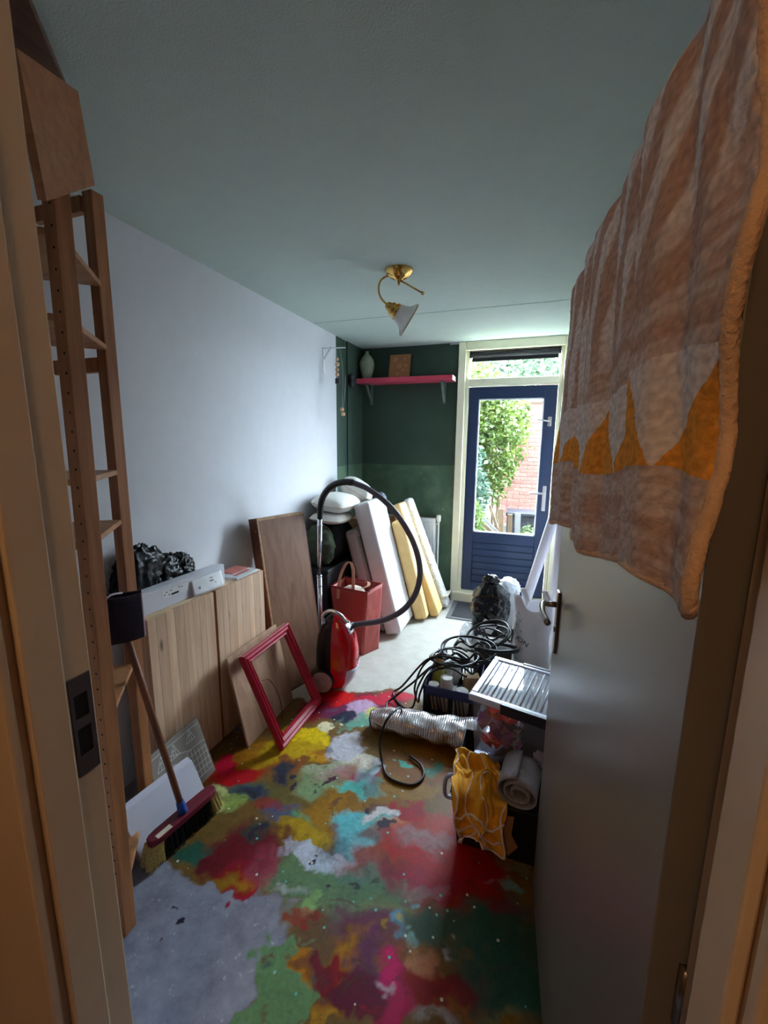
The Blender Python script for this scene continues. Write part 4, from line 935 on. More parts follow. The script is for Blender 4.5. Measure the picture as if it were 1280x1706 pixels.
# ================================================================ RED SHOPPING BAG
sb = thing('shopping_bag', 'dull red woven shopping bag with beige straps beside the vacuum cleaner', 'bag', (-1.22, 2.85, 0))
def bagmat():
    m, t, b = base_mat('woven_red'); v = coords(t, (1, 1, 1), rot=(0, .7, 0)); wv = t.new('ShaderNodeTexWave'); wv.inputs['Scale'].default_value = 28; wv.inputs['Distortion'].default_value = .6; t.link(v, wv.inputs[0])
    col = mixcol(t, ramp(t, wv.outputs[1], .3, .8), srgb((158, 54, 54)), srgb((186, 92, 84)))
    t.link(col, b.inputs['Base Color']); b.inputs['Roughness'].default_value = .45; bump(t, b, noise_tex(t, v, 9, 4).outputs[0], .5, .03); return m
bm_ = bagmat(); side_r = plain('woven_red_side', (178, 78, 72), .5, var=.15, scale=8, bmp=.6, bscale=14)
bz = .53
tops = [Vector((-1.385, 2.745, bz)), Vector((-1.085, 2.735, bz-.01)), Vector((-1.035, 2.93, bz)), Vector((-1.36, 2.95, bz+.01))]
bots = [Vector((-1.345, 2.765, 0)), Vector((-1.125, 2.755, 0)), Vector((-1.05, 2.90, 0)), Vector((-1.33, 2.93, 0))]
def bagside(i, j, nu=14, nv=16, amp=.010):
    def fn(u, v):
        p = bots[i].lerp(bots[j], u).lerp(tops[i].lerp(tops[j], u), v)
        k = math.sin(math.pi*u)*math.sin(math.pi*min(1, v*1.05)); n = noise.noise(Vector((u*3+i*5, v*4, 1)))
        nn = (bots[j]-bots[i]).cross(Vector((0, 0, 1))).normalized(); return p+nn*(amp*n*k)
    return MB().grid(fn, nu, nv)
bagside(0, 1).build('front_panel', bm_, sb, smooth=True, solid=.004)
bagside(1, 2).build('side_panel', side_r, sb, smooth=True, solid=.004)
bagside(2, 3).build('rear_panel', bm_, sb, smooth=True, solid=.004)
bagside(3, 0).build('side_panel', side_r, sb, smooth=True, solid=.004)
MB().prism(bots, Zv(.006)).build('bottom', side_r, sb)
hem = plain('hem_red', (150, 30, 36), .5)
MB().tube([tops[k % 4] for k in range(5)], .006, 8).build('hem', hem, sb, smooth=True)
strap = plain('strap_beige', (206, 160, 136), .7)
def strap_(pts, w_):
    pts = spline(pts, 8); mb = MB()
    for a_, c_ in zip(pts[:-1], pts[1:]):
        s_ = Vector((w_, 0, 0)); n_ = Vector((0, .0025, 0)); mb.par(a_-s_/2, s_, n_, c_-a_)
    return mb
strap_([Vector((-1.325, 2.738, .44)), Vector((-1.31, 2.745, .60)), Vector((-1.265, 2.75, .71)), Vector((-1.225, 2.75, .735)), Vector((-1.20, 2.748, .66)), Vector((-1.20, 2.742, .50))], .024).build('strap', strap, sb)
strap_([Vector((-1.16, 2.90, .545)), Vector((-1.12, 2.86, .555)), Vector((-1.10, 2.80, .55)), Vector((-1.14, 2.76, .535))], .022).build('strap', strap, sb)
crumple('tissue_paper', 'pale crumpled paper inside the red shopping bag', 'paper', [((-1.24, 2.84, .46), (.09, .06, .05), .3, 3, 8)], plain('paper_cream', (214, 196, 180), .8), 0, 3)

# ================================================================ MATTRESSES AND FOAM
mwh = plain('mattress_white', (226, 224, 226), .85, var=.03, bmp=.1, bscale=300); mgr = plain('mattress_grey', (196, 190, 192), .85, var=.06, bmp=.15, bscale=200)
foam = plain('foam_yellow', (244, 206, 140), .9, var=.06, bmp=.15, bscale=250)
def slab(name, label, cat, O, T, U, W, mat, bev, parts=()):
    o = MB().par(O, T, U, W).build(name, mat, bevel=bev, seg=3, smooth=False); tag(o, label, cat); return o
m1 = slab('foam_mattress', 'thick white foam mattress leaning left beside the yellow foam', 'mattress', (-1.07, 3.13, 0), (.138, 0, .037), (-.300, 0, 1.10), (0, .40, 0), mwh, .022)
m2 = slab('grey_mattress', 'greyish white mattress leaning between the red bag and the thicker white mattress', 'mattress', (-1.215, 3.12, 0), (.118, 0, .032), (-.235, 0, .87), (0, .40, 0), mgr, .035)
MB().par((-1.092, 3.118, .04), (.003, 0, 0), (-.225, 0, .80), (0, .4, 0)).build('piping', plain('piping_grey', (150, 146, 148), .8), m2, loc=Vector((0, 0, 0)))
slab('yellow_foam_block', 'short yellow foam block leaning in front beside the white mattress', 'foam', (-.918, 3.5, 0), (.118, 0, .030), (-.245, 0, .90), (0, .115, 0), foam, .025)
slab('yellow_foam_block', 'long yellow foam block leaning behind the shorter one', 'foam', (-.80, 3.625, 0), (.085, 0, .028), (-.400, 0, 1.03), (0, .20, 0), foam, .018)
bubm, t, b = base_mat('bubble_wrap'); b.inputs['Base Color'].default_value = (*srgb((244, 246, 250)), 1); b.inputs['Roughness'].default_value = .18; b.inputs['Metallic'].default_value = .15
vo = t.new('ShaderNodeTexVoronoi'); vo.inputs['Scale'].default_value = 90; t.link(coords(t), vo.inputs['Vector']); bump(t, b, vo.outputs['Distance'], .9, .01)
bw_ = thing('bubble_wrap_parcel', 'flat parcel in silvery bubble wrap leaning by the radiator', 'parcel', (-.72, 3.95, 0))
MB().par((-.745, 3.845, 0), (.075, 0, .028), (-.418, 0, 1.055), (0, .155, 0)).build('wrapping', bubm, bw_, bevel=.034, seg=4)
MB().par((-.735, 3.842, .12), (.06, 0, .022), (-.004, 0, .010), (0, .16, 0)).build('tape', plain('tape_clear', (220, 216, 200), .2), bw_)

# ================================================================ PILE IN THE BACK CORNER
chest = thing('black_chest', 'black storage chest against the left wall under dark clothes', 'chest', (-1.56, 3.2, 0))
bkc = plain('chest_black', (15, 15, 20), .6, var=.2)
MB().box(-1.70, -1.43, 2.78, 3.62, 0, .60).build('body', bkc, chest, bevel=.01)
MB().box(-1.71, -1.42, 2.77, 3.63, .60, .64).build('lid', bkc, chest, bevel=.008)
dk = plain('cloth_black', (22, 22, 26), .95, var=.3, bmp=.4, bscale=20); gk = plain('cloth_green', (74, 86, 66), .9, var=.2, bmp=.3, bscale=25)
crumple('dark_clothes', 'heap of crumpled black clothes on the black chest', 'clothes', [((-1.575, 3.20, .78), (.105, .26, .17), .22, 1.8, 11)], dk, .64, 4)
crumple('green_jacket', 'dull green jacket folded beside the black clothes under the pillows', 'clothes', [((-1.56, 2.90, .79), (.11, .085, .15), .28, 2.0, 12)], gk, .64, 4)
pil = plain('pillow_white', (226, 222, 214), .9, var=.05, bmp=.2, bscale=30)
def pillow(label, c, L, Wd, Th, ang, tilt, sd):
    R_ = Matrix.Rotation(ang, 3, 'Z') @ Matrix.Rotation(tilt, 3, 'Y'); c = Vector(c)
    t_ = thing('bed_pillow', label, 'pillow', c-Zv(Th), 'pillows on the corner pile')
    def fn(sg):
        def f(u, v):
            a_, c_ = 2*u-1, 2*v-1; pin = 1-.10*(a_*a_*c_*c_)
            h_ = Th*max(0, (1-abs(a_)**2.6)*(1-abs(c_)**2.6))**.5+.008*noise.noise(Vector((a_*2.2+sd, c_*2.2, sg)))*(1-max(abs(a_), abs(c_)))
            return c+R_ @ Vector((a_*L*pin*(1-.06*c_*c_), c_*Wd*pin*(1-.06*a_*a_), sg*h_))
        return f
    mb = MB().grid(fn(1), 26, 20).grid(fn(-1), 26, 20); mb.build('cushion', pil, t_, smooth=True)
    e_ = [fn(1)(k/20, 0) for k in range(21)]+[fn(1)(1, k/20) for k in range(1, 21)]+[fn(1)(1-k/20, 1) for k in range(1, 21)]+[fn(1)(0, 1-k/20) for k in range(1, 21)]
    MB().tube(e_, .0035, 6, cap=False).build('piping', plain('piping_beige', (190, 172, 148), .8), t_, smooth=True)
pillow('plump white pillow lying flat at the top of the corner pile', (-1.535, 3.17, 1.112), .165, .23, .075, .0, .12, 2)
pillow('thin white pillow under the plump one on the dark clothes', (-1.535, 3.10, 1.0), .155, .21, .042, .06, .06, 5)
pillow('white pillow standing behind the others in the corner', (-1.50, 3.52, 1.18), .16, .10, .10, .1, .5, 7)
gc = MB().blob((-1.33, 3.70, 1.02), (.07, .06, .13), .06, 1.5, 4, 4, False).build('grey_cushion', plain('cushion_grey', (110, 116, 134), .9, bmp=.2), smooth=True)
tag(gc, 'grey-blue cushion wedged behind the mattress in the corner', 'cushion')
# carton that the cushions behind the mattresses rest on
cb = thing('cardboard_box', 'tall cardboard carton behind the leaning white mattresses', 'box', (-1.47, 3.84, 0))
crd = plain('cardboard', (176, 132, 92), .85, var=.08)
MB().box(-1.66, -1.26, 3.66, 3.98, 0, .88).build('carton', crd, cb, bevel=.004)
MB().box(-1.665, -1.255, 3.815, 3.825, .88, .882).build('tape', plain('tape_brown', (150, 110, 70), .4), cb)

# ================================================================ RADIATOR, DOOR MAT
rad = thing('radiator', 'white panel radiator with a valve on the green back wall', 'radiator', (-1.2, 4.10, .14))
rw = plain('radiator_white', (226, 226, 220), .4, var=.02)
MB().box(-1.62, -.872, 4.085, 4.10, .14, .855).build('panel', rw, rad, bevel=.003)
for k in range(22):
    xx = -1.60+k*.0335; MB().box(xx, xx+.022, 4.078, 4.086, .17, .82).build('rib', rw, rad, bevel=.003, seg=1)
MB().box(-1.62, -.872, 4.078, 4.13, .845, .857).build('top_grille', rw, rad, bevel=.002)
MB().box(-1.62, -.872, 4.10, 4.145, .16, .84).build('convector', rw, rad)
vp = MB().tube([(-.872, 4.10, .80), (-.845, 4.10, .80)], .009, 10).tube([(-.845, 4.10, .82), (-.845, 4.10, .0)], .0095, 10).build('pipe', rw, rad, smooth=True)
MB().lathe([(.014, 0), (.022, .02), (.024, .055), (.020, .075), (.001, .078)], (-.845, 4.10, .815), (0, 0, 1), 18).build('valve_knob', rw, rad, smooth=True)
for xx in (-1.5, -.98): MB().box(xx, xx+.03, 4.14, YB, .3, .7).build('wall_bracket', rw, rad)
dm = thing('door_mat', 'dark grey door mat in front of the garden door', 'mat', (-.25, 3.9, 0))
MB().box(-.66, .10, 3.66, 4.12, .0005, .008).build('border', plain('mat_border', (104, 104, 106), .9, var=.15, scale=60), dm)
MB().box(-.615, .055, 3.705, 4.075, .008, .012).build('pile', plain('mat_pile', (58, 58, 62), 1, var=.35, scale=180, bmp=.6, bscale=300), dm)
# ================================================================ RIGHT-HAND PILE
# black refuse sack with a label
sk = thing('refuse_sack', 'shiny black plastic sack with a paper label near the garden door', 'bag', (-.26, 3.42, 0))
def sack(u, v):
    a = 2*math.pi*u; r_ = (1-.06*math.cos(4*a)); z = .50*v
    w_ = (.135+.02*math.sin(v*3.1))*(1-.9*max(0, (v-.74)/.26)**1.5); wy = w_*.8
    n = noise.noise(Vector((math.cos(a)*2.2, math.sin(a)*2.2, v*5)))*.014+abs(noise.noise(Vector((math.cos(a)*5, math.sin(a)*5, v*11))))*.024*(.3+v)
    return Vector((-.245+math.cos(a)*(w_*r_+n), 3.42+math.sin(a)*(wy*r_+n), z))
mb = MB().grid(sack, 72, 60); mb.f.append(tuple(range(72))[::-1]); sackm = plain('sack_gloss', (6, 6, 9), .2, var=.2, bmp=.15, bscale=20); mb.build('sack', sackm, sk, smooth=True)
crumple_top = MB().blob((-.25, 3.42, .50), (.055, .04, .035), .5, 3, 21, 4).build('tied_top', sackm, sk, smooth=True)
lq = [PY(x, y, 3.285) for x, y in ((795, 1049), (818, 1057), (829, 1043), (808, 1030))]
lo = MB().prism(lq, Vector((0, -.0008, 0))).build('paper_label', plain('label_grey', (188, 186, 190), .7), sk)
for k in range(4):
    a_, c_ = lq[0].lerp(lq[3], .2+.18*k), lq[1].lerp(lq[2], .2+.18*k); a2, c2 = a_.lerp(c_, .15), a_.lerp(c_, .85)
    MB().prism([a2+Vector((0, -.001, 0)), c2+Vector((0, -.001, 0)), c2+Vector((0, -.001, .004)), a2+Vector((0, -.001, .004))], Vector((0, -.0004, 0))).build('print_line', plain('print_grey', (150, 150, 158), .7), sk)
# clear bags beside it
film = glass('clear_film', (.93, .95, .97), .35)
crumple('clear_bag', 'crumpled clear plastic bag on the floor left of the black sack', 'bag', [((-.41, 3.30, .055), (.05, .10, .07), .3, 2.6, 31)], film, .001, 4)
crumple('white_wrapping', 'crumpled white plastic wrapping behind the black sack', 'plastic', [((-.115, 3.66, .36), (.085, .06, .085), .3, 2.6, 32), ((-.07, 3.62, .16), (.08, .06, .17), .2, 2.0, 33)], plain('plastic_white', (224, 232, 238), .3, var=.05), .001, 4)
# white carrier bag with print
cbg = thing('carrier_bag', 'white plastic carrier bag with blue-green leaf print and lettering', 'bag', (.06, 2.93, 0))
pw2 = plain('carrier_white', (226, 224, 230), .4, var=.04)
def cbag(u, v):
    a = 2*math.pi*u; ca, sa_ = math.cos(a), math.sin(a)
    ca = math.copysign(abs(ca)**.7, ca); sa_ = math.copysign(abs(sa_)**.7, sa_)
    hx_ = .135*(1-.12*v); hy_ = .085*(1-.35*v)
    n = noise.noise(Vector((ca*1.7, sa_*1.7, v*3+9)))*.022
    top = .56+.05*math.sin(a*2+1.2)+.02*math.sin(a*5)
    return Vector((.075+ca*(hx_+n), 2.93+sa_*(hy_+n*.8), top*v))
mb = MB().grid(cbag, 64, 40); mb.f.append(tuple(range(64))[::-1]); mb.build('bag_body', pw2, cbg, smooth=True, solid=.002)
for sx in (-.06, .08):
    MB().grid(lambda u, v: Vector((.075+sx+(u-.5)*.06*(1-.4*v)+.012*math.sin(v*4), 2.90+.03*v+.008*math.sin(u*6+v*5), .50+.13*v)), 6, 10).build('bag_handle', pw2, cbg, smooth=True, solid=.002)
prt = plain('print_teal', (128, 196, 204), .6); prt2 = plain('print_slate', (120, 156, 176), .6)
def front(u, v):   # on the camera side of the bag
    p = cbag(.25+.5+u, v); d_ = (CAM-p); d_.z = 0; return p+d_.normalized()*.004
def leaf(u, v, sz, an, mat):
    c = front(u, v); ex = (front(u+.01, v)-front(u-.01, v)).normalized(); ey = (front(u, v+.02)-front(u, v-.02)).normalized()
    e1 = ex*math.cos(an)+ey*math.sin(an); e2 = -ex*math.sin(an)+ey*math.cos(an); nn = ex.cross(ey).normalized()
    nn = nn if nn.dot(CAM-c) > 0 else -nn
    MB().prism([c-e1*sz, c-e1*sz*.2+e2*sz*.4, c+e1*sz, c-e1*sz*.2-e2*sz*.4], nn*.0006).build('leaf_print', mat, cbg)
rl = random.Random(9)
for k in range(16): leaf(-.10+rl.uniform(-.035, .05), .60+rl.uniform(-.10, .24), rl.uniform(.010, .018), rl.uniform(0, 6.28), rl.choice([prt, prt, prt2]))
for k in range(9): leaf(-.10+rl.uniform(-.03, .03), .30+rl.uniform(-.06, .05), rl.uniform(.010, .016), rl.uniform(0, 6.28), rl.choice([prt, prt2]))
def bag_text(body, u, v, size):
    c = front(u, v); ex = (front(u+.04, v)-front(u-.0, v)).normalized(); ey = (front(u, v+.05)-c).normalized()
    text_mesh('lettering', body, size, plain('print_dark', (60, 74, 96), .6), cbg, frame_mtx(c+(CAM-c).normalized()*.006, ex, ey))
bag_text('ION', -.125, .47, .052); bag_text('I/', -.085, .36, .045)
# white rolls and a lath in the corner
rwm = plain('roll_white', (236, 234, 244), .5, var=.02)
ra_, rb2 = Vector((-.03, 3.56, .0)), PX(931, 826, .225); rb2 = Vector((.225, 3.28, 1.25))
r1 = thing('paper_roll', 'slanted white roll leaning on the right wall beside the garden door', 'roll', ra_)
ax_ = (rb2-ra_).normalized()
MB().tube([ra_+Zv(.02), rb2], .037, 24, cap=False).build('outer_layer', rwm, r1, smooth=True, solid=.003)
MB().tube([ra_+ax_*.03, rb2-ax_*.01], .018, 16).build('core', plain('core_brown', (170, 140, 110), .8), r1, smooth=True)
r2 = thing('paper_roll', 'upright white roll in the corner behind the open grey door', 'roll', (.235, 3.18, 0))
MB().tube([(.237, 3.2, 0), (.237, 3.2, 1.35)], .036, 24, cap=False).build('outer_layer', rwm, r2, smooth=True, solid=.003)
MB().tube([(.237, 3.2, .0), (.237, 3.2, 1.34)], .018, 16).build('core', plain('core_brown', (170, 140, 110), .8), r2, smooth=True)
la, lb_ = PY(873, 992, 3.66), Vector((.255, 3.5, 1.32)); dla = (lb_-la); la = la-dla*(la.z/dla.z)
o = MB().par(la, (.026, 0, .0), (0, .02, 0), lb_-la).build('wooden_lath', wood('lath_brown', (120, 70, 52), (90, 50, 36), 'Z')); tag(o, 'dark brown wooden lath leaning behind the slanted white roll', 'lath')

# blue crate with clutter
cr = thing('plastic_crate', 'dark blue slotted plastic crate full of jars and cables', 'crate', (-.36, 2.43, 0))
blu = plain('crate_blue', (34, 36, 92), .4, var=.1); blkc = plain('crate_black', (24, 24, 30), .5)
cx0, cx1, cy0, cy1, chh = -.515, -.20, 2.235, 2.62, .18
MB().box(cx0, cx1, cy0, cy1, .002, .012).build('base', blkc, cr)
def slotted(O, U, name):
    U = Vector(U); L = U.length; d = U.normalized(); n_ = Vector((-d.y, d.x, 0))*.006
    mb = MB(); mb.par(O, U, n_, Zv(.03)); mb.par(O+Zv(.125), U, n_, Zv(.055)); mb.par(O, d*.035, n_, Zv(chh)); mb.par(O+U-d*.035, d*.035, n_, Zv(chh))
    mb.par(O+d*(L/2-.015), d*.03, n_, Zv(chh))
    mb.build(name, blkc, cr)
    MB().par(O+Zv(.125)-n_*.3, U, n_*1.6, Zv(.058)).build('rim', blu, cr, bevel=.003)
    for k in range(int((L-.08)/.022)):
        a_ = .04+k*.022
        if abs(a_-L/2) < .025: continue
        MB().par(O+d*a_+Zv(.03), d*.007, n_*.9, Zv(.097)-d*.016).build('slat', blkc, cr)
slotted(Vector((cx0, cy0, .012)), (cx1-cx0, 0, 0), 'wall'); slotted(Vector((cx0, cy1, .012)), (cx1-cx0, 0, 0), 'wall')
slotted(Vector((cx0, cy0, .012)), (0, cy1-cy0, 0), 'wall'); slotted(Vector((cx1, cy0, .012)), (0, cy1-cy0, 0), 'wall')
def jar(c, r_, h_, m_, label, lid=None):
    t_ = thing('jar', label, 'jar', c); MB().lathe([(r_*.8, 0), (r_*.95, .006), (r_, h_*.2), (r_, h_*.75), (r_*.85, h_*.88), (r_*.85, h_*.9)], c, (0, 0, 1), 20).build('body', m_, t_, smooth=True)
    MB().lathe([(r_*.9, h_*.88), (r_*.92, h_), (r_*.86, h_*1.02), (.001, h_*1.02)], c, (0, 0, 1), 20).build('lid', lid or plain('lid_white', (226, 222, 216), .5), t_, smooth=False)
jar(Vector((-.395, 2.305, .013)), .040, .215, plain('jar_white', (214, 208, 200), .4), 'white round-lidded jar in the blue crate')
jar(Vector((-.47, 2.29, .013)), .036, .165, plain('jar_cream', (196, 184, 166), .4), 'cream jar at the near left corner of the blue crate')
jar(Vector((-.30, 2.29, .013)), .045, .155, plain('jar_glass', (170, 160, 146), .2), 'wide low jar at the near right of the blue crate', plain('lid_grey', (180, 176, 170), .5))
o = MB().blob((-.455, 2.385, .145), (.045, .05, .085), .18, 2.2, 41, 3, flat=.013).build('green_sponge', plain('sponge_green', (150, 158, 72), .9, var=.2, bmp=.4, bscale=60), smooth=True); tag(o, 'olive green sponge sticking out of the blue crate', 'sponge')
o = MB().par((-.505, 2.50, .013), (.07, .02, 0), (-.002, .006, 0), (-.02, .0, .24)).build('cardboard_scrap', crd); tag(o, 'brown cardboard scrap standing at the left rear of the blue crate', 'cardboard')
o = MB().par((-.30, 2.40, .013), (.09, .03, 0), (-.02, .06, 0), (0, .01, .17)).build('small_carton', plain('carton_kraft', (190, 160, 120), .8), bevel=.002); tag(o, 'small kraft carton between the cables in the blue crate', 'box')
crumple('foil_scrap', 'crumpled clear wrapping in the middle of the blue crate', 'plastic', [((-.40, 2.49, .16), (.055, .05, .07), .35, 2.6, 43)], plain('plastic_white', (224, 232, 238), .3, var=.05), .013, 3)
o = MB().par((-.50, 2.585, .013), (.06, 0, 0), (0, .02, 0), (-.01, 0, .235)).build('blue_box', plain('box_blue', (60, 72, 130), .5), bevel=.002); tag(o, 'small blue box standing at the rear of the crate', 'box')
# black cables
cabm = plain('cable_black', (18, 18, 22), .35, var=.1)
def cable(name, label, pts, r_=.0065):
    P_ = spline([Vector(p) for p in pts], 10); o = MB().tube(P_, r_, 8).build(name, cabm, smooth=True); tag(o, label, 'cable', 'black cables by the blue crate'); return o
def loop(c, rx, ry, z0, amp, turns, ph, tilt, n=14):
    out = []
    for k in range(int(n*turns)+1):
        a = ph+2*math.pi*k/n; out.append((c[0]+rx*math.cos(a)*(1+.05*math.sin(k*.7)), c[1]+ry*math.sin(a)*(1+.05*math.cos(k*.9)), z0+amp*math.sin(a+tilt)+.006*k/n+.010*math.sin(k*.5)))
    return out
cable('power_cable', 'long black cable looping from the crate down across the foil roll onto the painted floor', [(-.33, 2.42, .27), (-.40, 2.40, .27), (-.50, 2.36, .25), (-.60, 2.32, .15), (-.72, 2.30, .03), (-.755, 2.24, .008), (-.70, 2.15, .008), (-.62, 2.09, .06), (-.60, 2.02, .165), (-.63, 1.90, .178), (-.655, 1.84, .09), (-.62, 1.78, .012), (-.555, 1.70, .008), (-.44, 1.695, .008), (-.40, 1.765, .008), (-.43, 1.83, .010), (-.50, 1.868, .012)])
cable('power_cable', 'black cable hanging in a wide loop left of the blue crate', [(-.28, 2.45, .28), (-.42, 2.42, .30), (-.55, 2.42, .25), (-.70, 2.40, .05), (-.75, 2.36, .010), (-.66, 2.25, .010), (-.575, 2.20, .06), (-.56, 2.27, .16), (-.50, 2.35, .25), (-.38, 2.40, .275)])
for i, (c_, rx, ry, z0, am, tn_, ph, lb) in enumerate((((-.30, 2.55), .17, .12, .30, .025, 2.2, .3, 'coiled black cable lying over the middle of the blue crate'), ((-.20, 2.72), .14, .13, .34, .05, 2.3, 1.2, 'coiled black cable piled highest in front of the black sack'), ((-.38, 2.48), .15, .14, .27, .03, 1.8, 2.2, 'coiled black cable over the left rear of the blue crate'), ((-.12, 2.62), .12, .10, .31, .03, 2.0, .6, 'coiled black cable between the crate and the storage box'))):
    cable('power_cable', lb, loop(c_, rx, ry, z0, am, tn_, ph, i))
def tangle(seed, c, rx, ry, z0, turns, n=11):
    r_ = random.Random(seed); out = []
    for k in range(int(n*turns)+1):
        a = 2*math.pi*k/n; f = r_.uniform(.72, 1.12)
        out.append((c[0]+rx*math.cos(a)*f, c[1]+ry*math.sin(a)*f, z0+r_.uniform(-.03, .045)+.008*k/n))
    return out
cable('power_cable', 'tangled black cable hanging over the left rim of the blue crate', [(-.36, 2.50, .26), (-.47, 2.46, .285), (-.565, 2.40, .22), (-.60, 2.33, .10), (-.56, 2.27, .05), (-.535, 2.215, .15), (-.50, 2.30, .235), (-.40, 2.36, .262), (-.28, 2.34, .235)])
cable('power_cable', 'tangled black cable across the near part of the blue crate', tangle(3, (-.36, 2.42), .13, .09, .262, 1.6))
cable('power_cable', 'tangled black cable around the kraft carton in the blue crate', tangle(5, (-.28, 2.52), .12, .10, .30, 1.8))
cable('power_cable', 'tangled black cable draped on the dark carton by the white bag', tangle(8, (-.14, 2.76), .12, .09, .335, 1.7))
ob = thing('clutter_box', 'dark open carton under the highest coil of black cable', 'box', (-.15, 2.78, 0))
MB().box(-.28, -.04, 2.67, 2.86, .001, .27).build('carton', plain('carton_dark', (60, 54, 52), .8), ob, bevel=.004)
o = MB().par((-.205, 2.70, .273), (.05, .012, .0), (-.008, .03, 0), (.0, 0, .05)).build('cable_plug', plain('plug_grey', (150, 160, 156), .5), bevel=.006); tag(o, 'pale grey plug resting on the dark carton among the cables', 'plug')

# silver foil roll
fm_, t, b = base_mat('foil_silver'); b.inputs['Metallic'].default_value = .85; b.inputs['Roughness'].default_value = .28; b.inputs['Base Color'].default_value = (*srgb((206, 200, 200)), 1)
wv = t.new('ShaderNodeTexWave', bands_direction='X'); wv.inputs['Scale'].default_value = 26; wv.inputs['Distortion'].default_value = 3; t.link(coords(t), wv.inputs[0]); bump(t, b, wv.outputs[1], .28, .010)
fr2 = thing('foil_roll', 'loose roll of silver insulation foil on the floor left of the storage box', 'roll', (-.50, 2.02, 0))
def foil(u, v):
    x = -.765+.60*u; a = 2*math.pi*v; rr_ = .055+.028*min(1, u*1.5)+.006*math.sin(u*7)
    h_ = rr_*(.78+.10*u); n = .013*noise.noise(Vector((u*9, math.cos(a)*2, math.sin(a)*2)))
    return Vector((x-.015*math.sin(a), 2.045+.015*u+(rr_*1.15+n)*math.cos(a), max(.001, h_+(h_+n)*math.sin(a))))
MB().grid(foil, 60, 36).build('outer_wrap', fm_, fr2, smooth=True)
MB().grid(lambda u, v: foil(u*.98+.004, v)*1.0+Vector((0, (2.045-foil(u, v).y)*.16, (foil(u, .25).z*.5-foil(u, v).z)*.16)), 30, 28).build('inner_wrap', plain('foil_inside', (120, 110, 110), .5, .3), fr2, smooth=True)
MB().tube([foil(0, k/36) for k in range(37)], .0035, 6).build('edge', plain('foil_edge_dark', (50, 46, 50), .6), fr2, smooth=True)

# black bin under the storage box
bx0, bx1, by0, by1, bh = -.215, .24, 1.47, 1.86, .245
bi = thing('black_bin', 'low black plastic bin on the floor beneath the storage box', 'bin', (.0, 1.66, 0))
mb = MB()
lo4 = [Vector((bx0+.03, by0+.02, .002)), Vector((bx1, by0+.02, .002)), Vector((bx1, by1-.02, .002)), Vector((bx0+.03, by1-.02, .002))]; hi4 = [Vector((bx0, by0, bh)), Vector((bx1, by0, bh)), Vector((bx1, by1, bh)), Vector((bx0, by1, bh))]
for i in range(4):
    j = (i+1) % 4; mb.add([lo4[i], lo4[j], hi4[j], hi4[i]], [(0, 1, 2, 3)])
mb.add(lo4, [(0, 1, 2, 3)]); mb.build('tub', plain('bin_dark', (18, 17, 20), .6), bi, solid=.006)
MB().tube(hi4+[hi4[0]], .007, 8).build('rim', plain('bin_dark', (18, 17, 20), .6), bi, smooth=True)
crumple('dark_rags', 'dark rags filling the black bin beneath the yellow cloth', 'rags', [((.01, 1.665, .13), (.205, .17, .112), .08, 2, 61)], plain('rag_dark', (26, 25, 30), .95, var=.3), .01, 4)
hq = [PY(x, y, 1.545) for x, y in ((768, 1294), (752, 1291), (743, 1298), (741, 1318), (746, 1327), (764, 1331))]
MB().tube(spline(hq, 5), .0085, 10).build('grip_handle', plain('handle_blue_grey', (168, 180, 208), .4), bi, smooth=True)
# storage box with lid
SBO, sbu, sbv = Vector((-.180, 1.690, .256)), Vector((1, -.22, 0)).normalized(), Vector((.22, 1, 0)).normalized()
sbx = thing('storage_box', 'clear plastic storage box with a ribbed lid and dark clips holding artificial flowers', 'box', SBO)
clear = glass('box_plastic', (.90, .90, .94), .06); lidm = glass('lid_plastic', (.95, .96, .98), .14)
LU, LV, LH = .405, .365, .285
def sq(o_, u0, u1, v0, v1, z): return [o_+sbu*u0+sbv*v0+Zv(z), o_+sbu*u1+sbv*v0+Zv(z), o_+sbu*u1+sbv*v1+Zv(z), o_+sbu*u0+sbv*v1+Zv(z)]
lo4, hi4 = sq(SBO, .02, LU-.02, .02, LV-.02, .003), sq(SBO, 0.006, LU-.006, .006, LV-.006, LH)
for i, nm in enumerate(('front_wall', 'right_wall', 'rear_wall', 'left_wall')):
    j = (i+1) % 4; MB().add([lo4[i], lo4[j], hi4[j], hi4[i]], [(0, 1, 2, 3)]).build(nm, clear, sbx, solid=.002)
MB().add(lo4, [(0, 1, 2, 3)]).build('bottom', clear, sbx, solid=.002)
mb = MB(); 
for (a0, a1, c0_, c1_) in ((-.01, LU+.01, -.01, .022), (-.01, LU+.01, LV-.022, LV+.01), (-.01, .022, .022, LV-.022), (LU-.022, LU+.01, .022, LV-.022)):
    mb.prism(sq(SBO, a0, a1, c0_, c1_, LH-.018), Zv(.030))
rim_m = plain('lid_rim', (206, 212, 236), .25, var=.02)
mb.build('lid_rim', rim_m, sbx, bevel=.005)
MB().prism(sq(SBO, .02, LU-.02, .02, LV-.02, LH+.004), Zv(.002)).build('lid_panel', lidm, sbx)
ribm = plain('lid_rib', (196, 204, 220), .15, var=.02)
for k in range(17):
    a_ = .036+k*.0205; MB().tube([SBO+sbu*a_+sbv*.03+Zv(LH+.006), SBO+sbu*a_+sbv*(LV-.03)+Zv(LH+.006)], .0042, 8).build('lid_rib', lidm if k % 2 else ribm, sbx, smooth=True)
clipm = plain('clip_navy', (24, 24, 40), .35)
MB().prism(sq(SBO, .13, .335, -.018, .004, LH-.03), Zv(.045)).build('clip', clipm, sbx, bevel=.004)
MB().prism(sq(SBO, .13, .335, LV-.004, LV+.016, LH-.03), Zv(.045)).build('clip', clipm, sbx, bevel=.004)
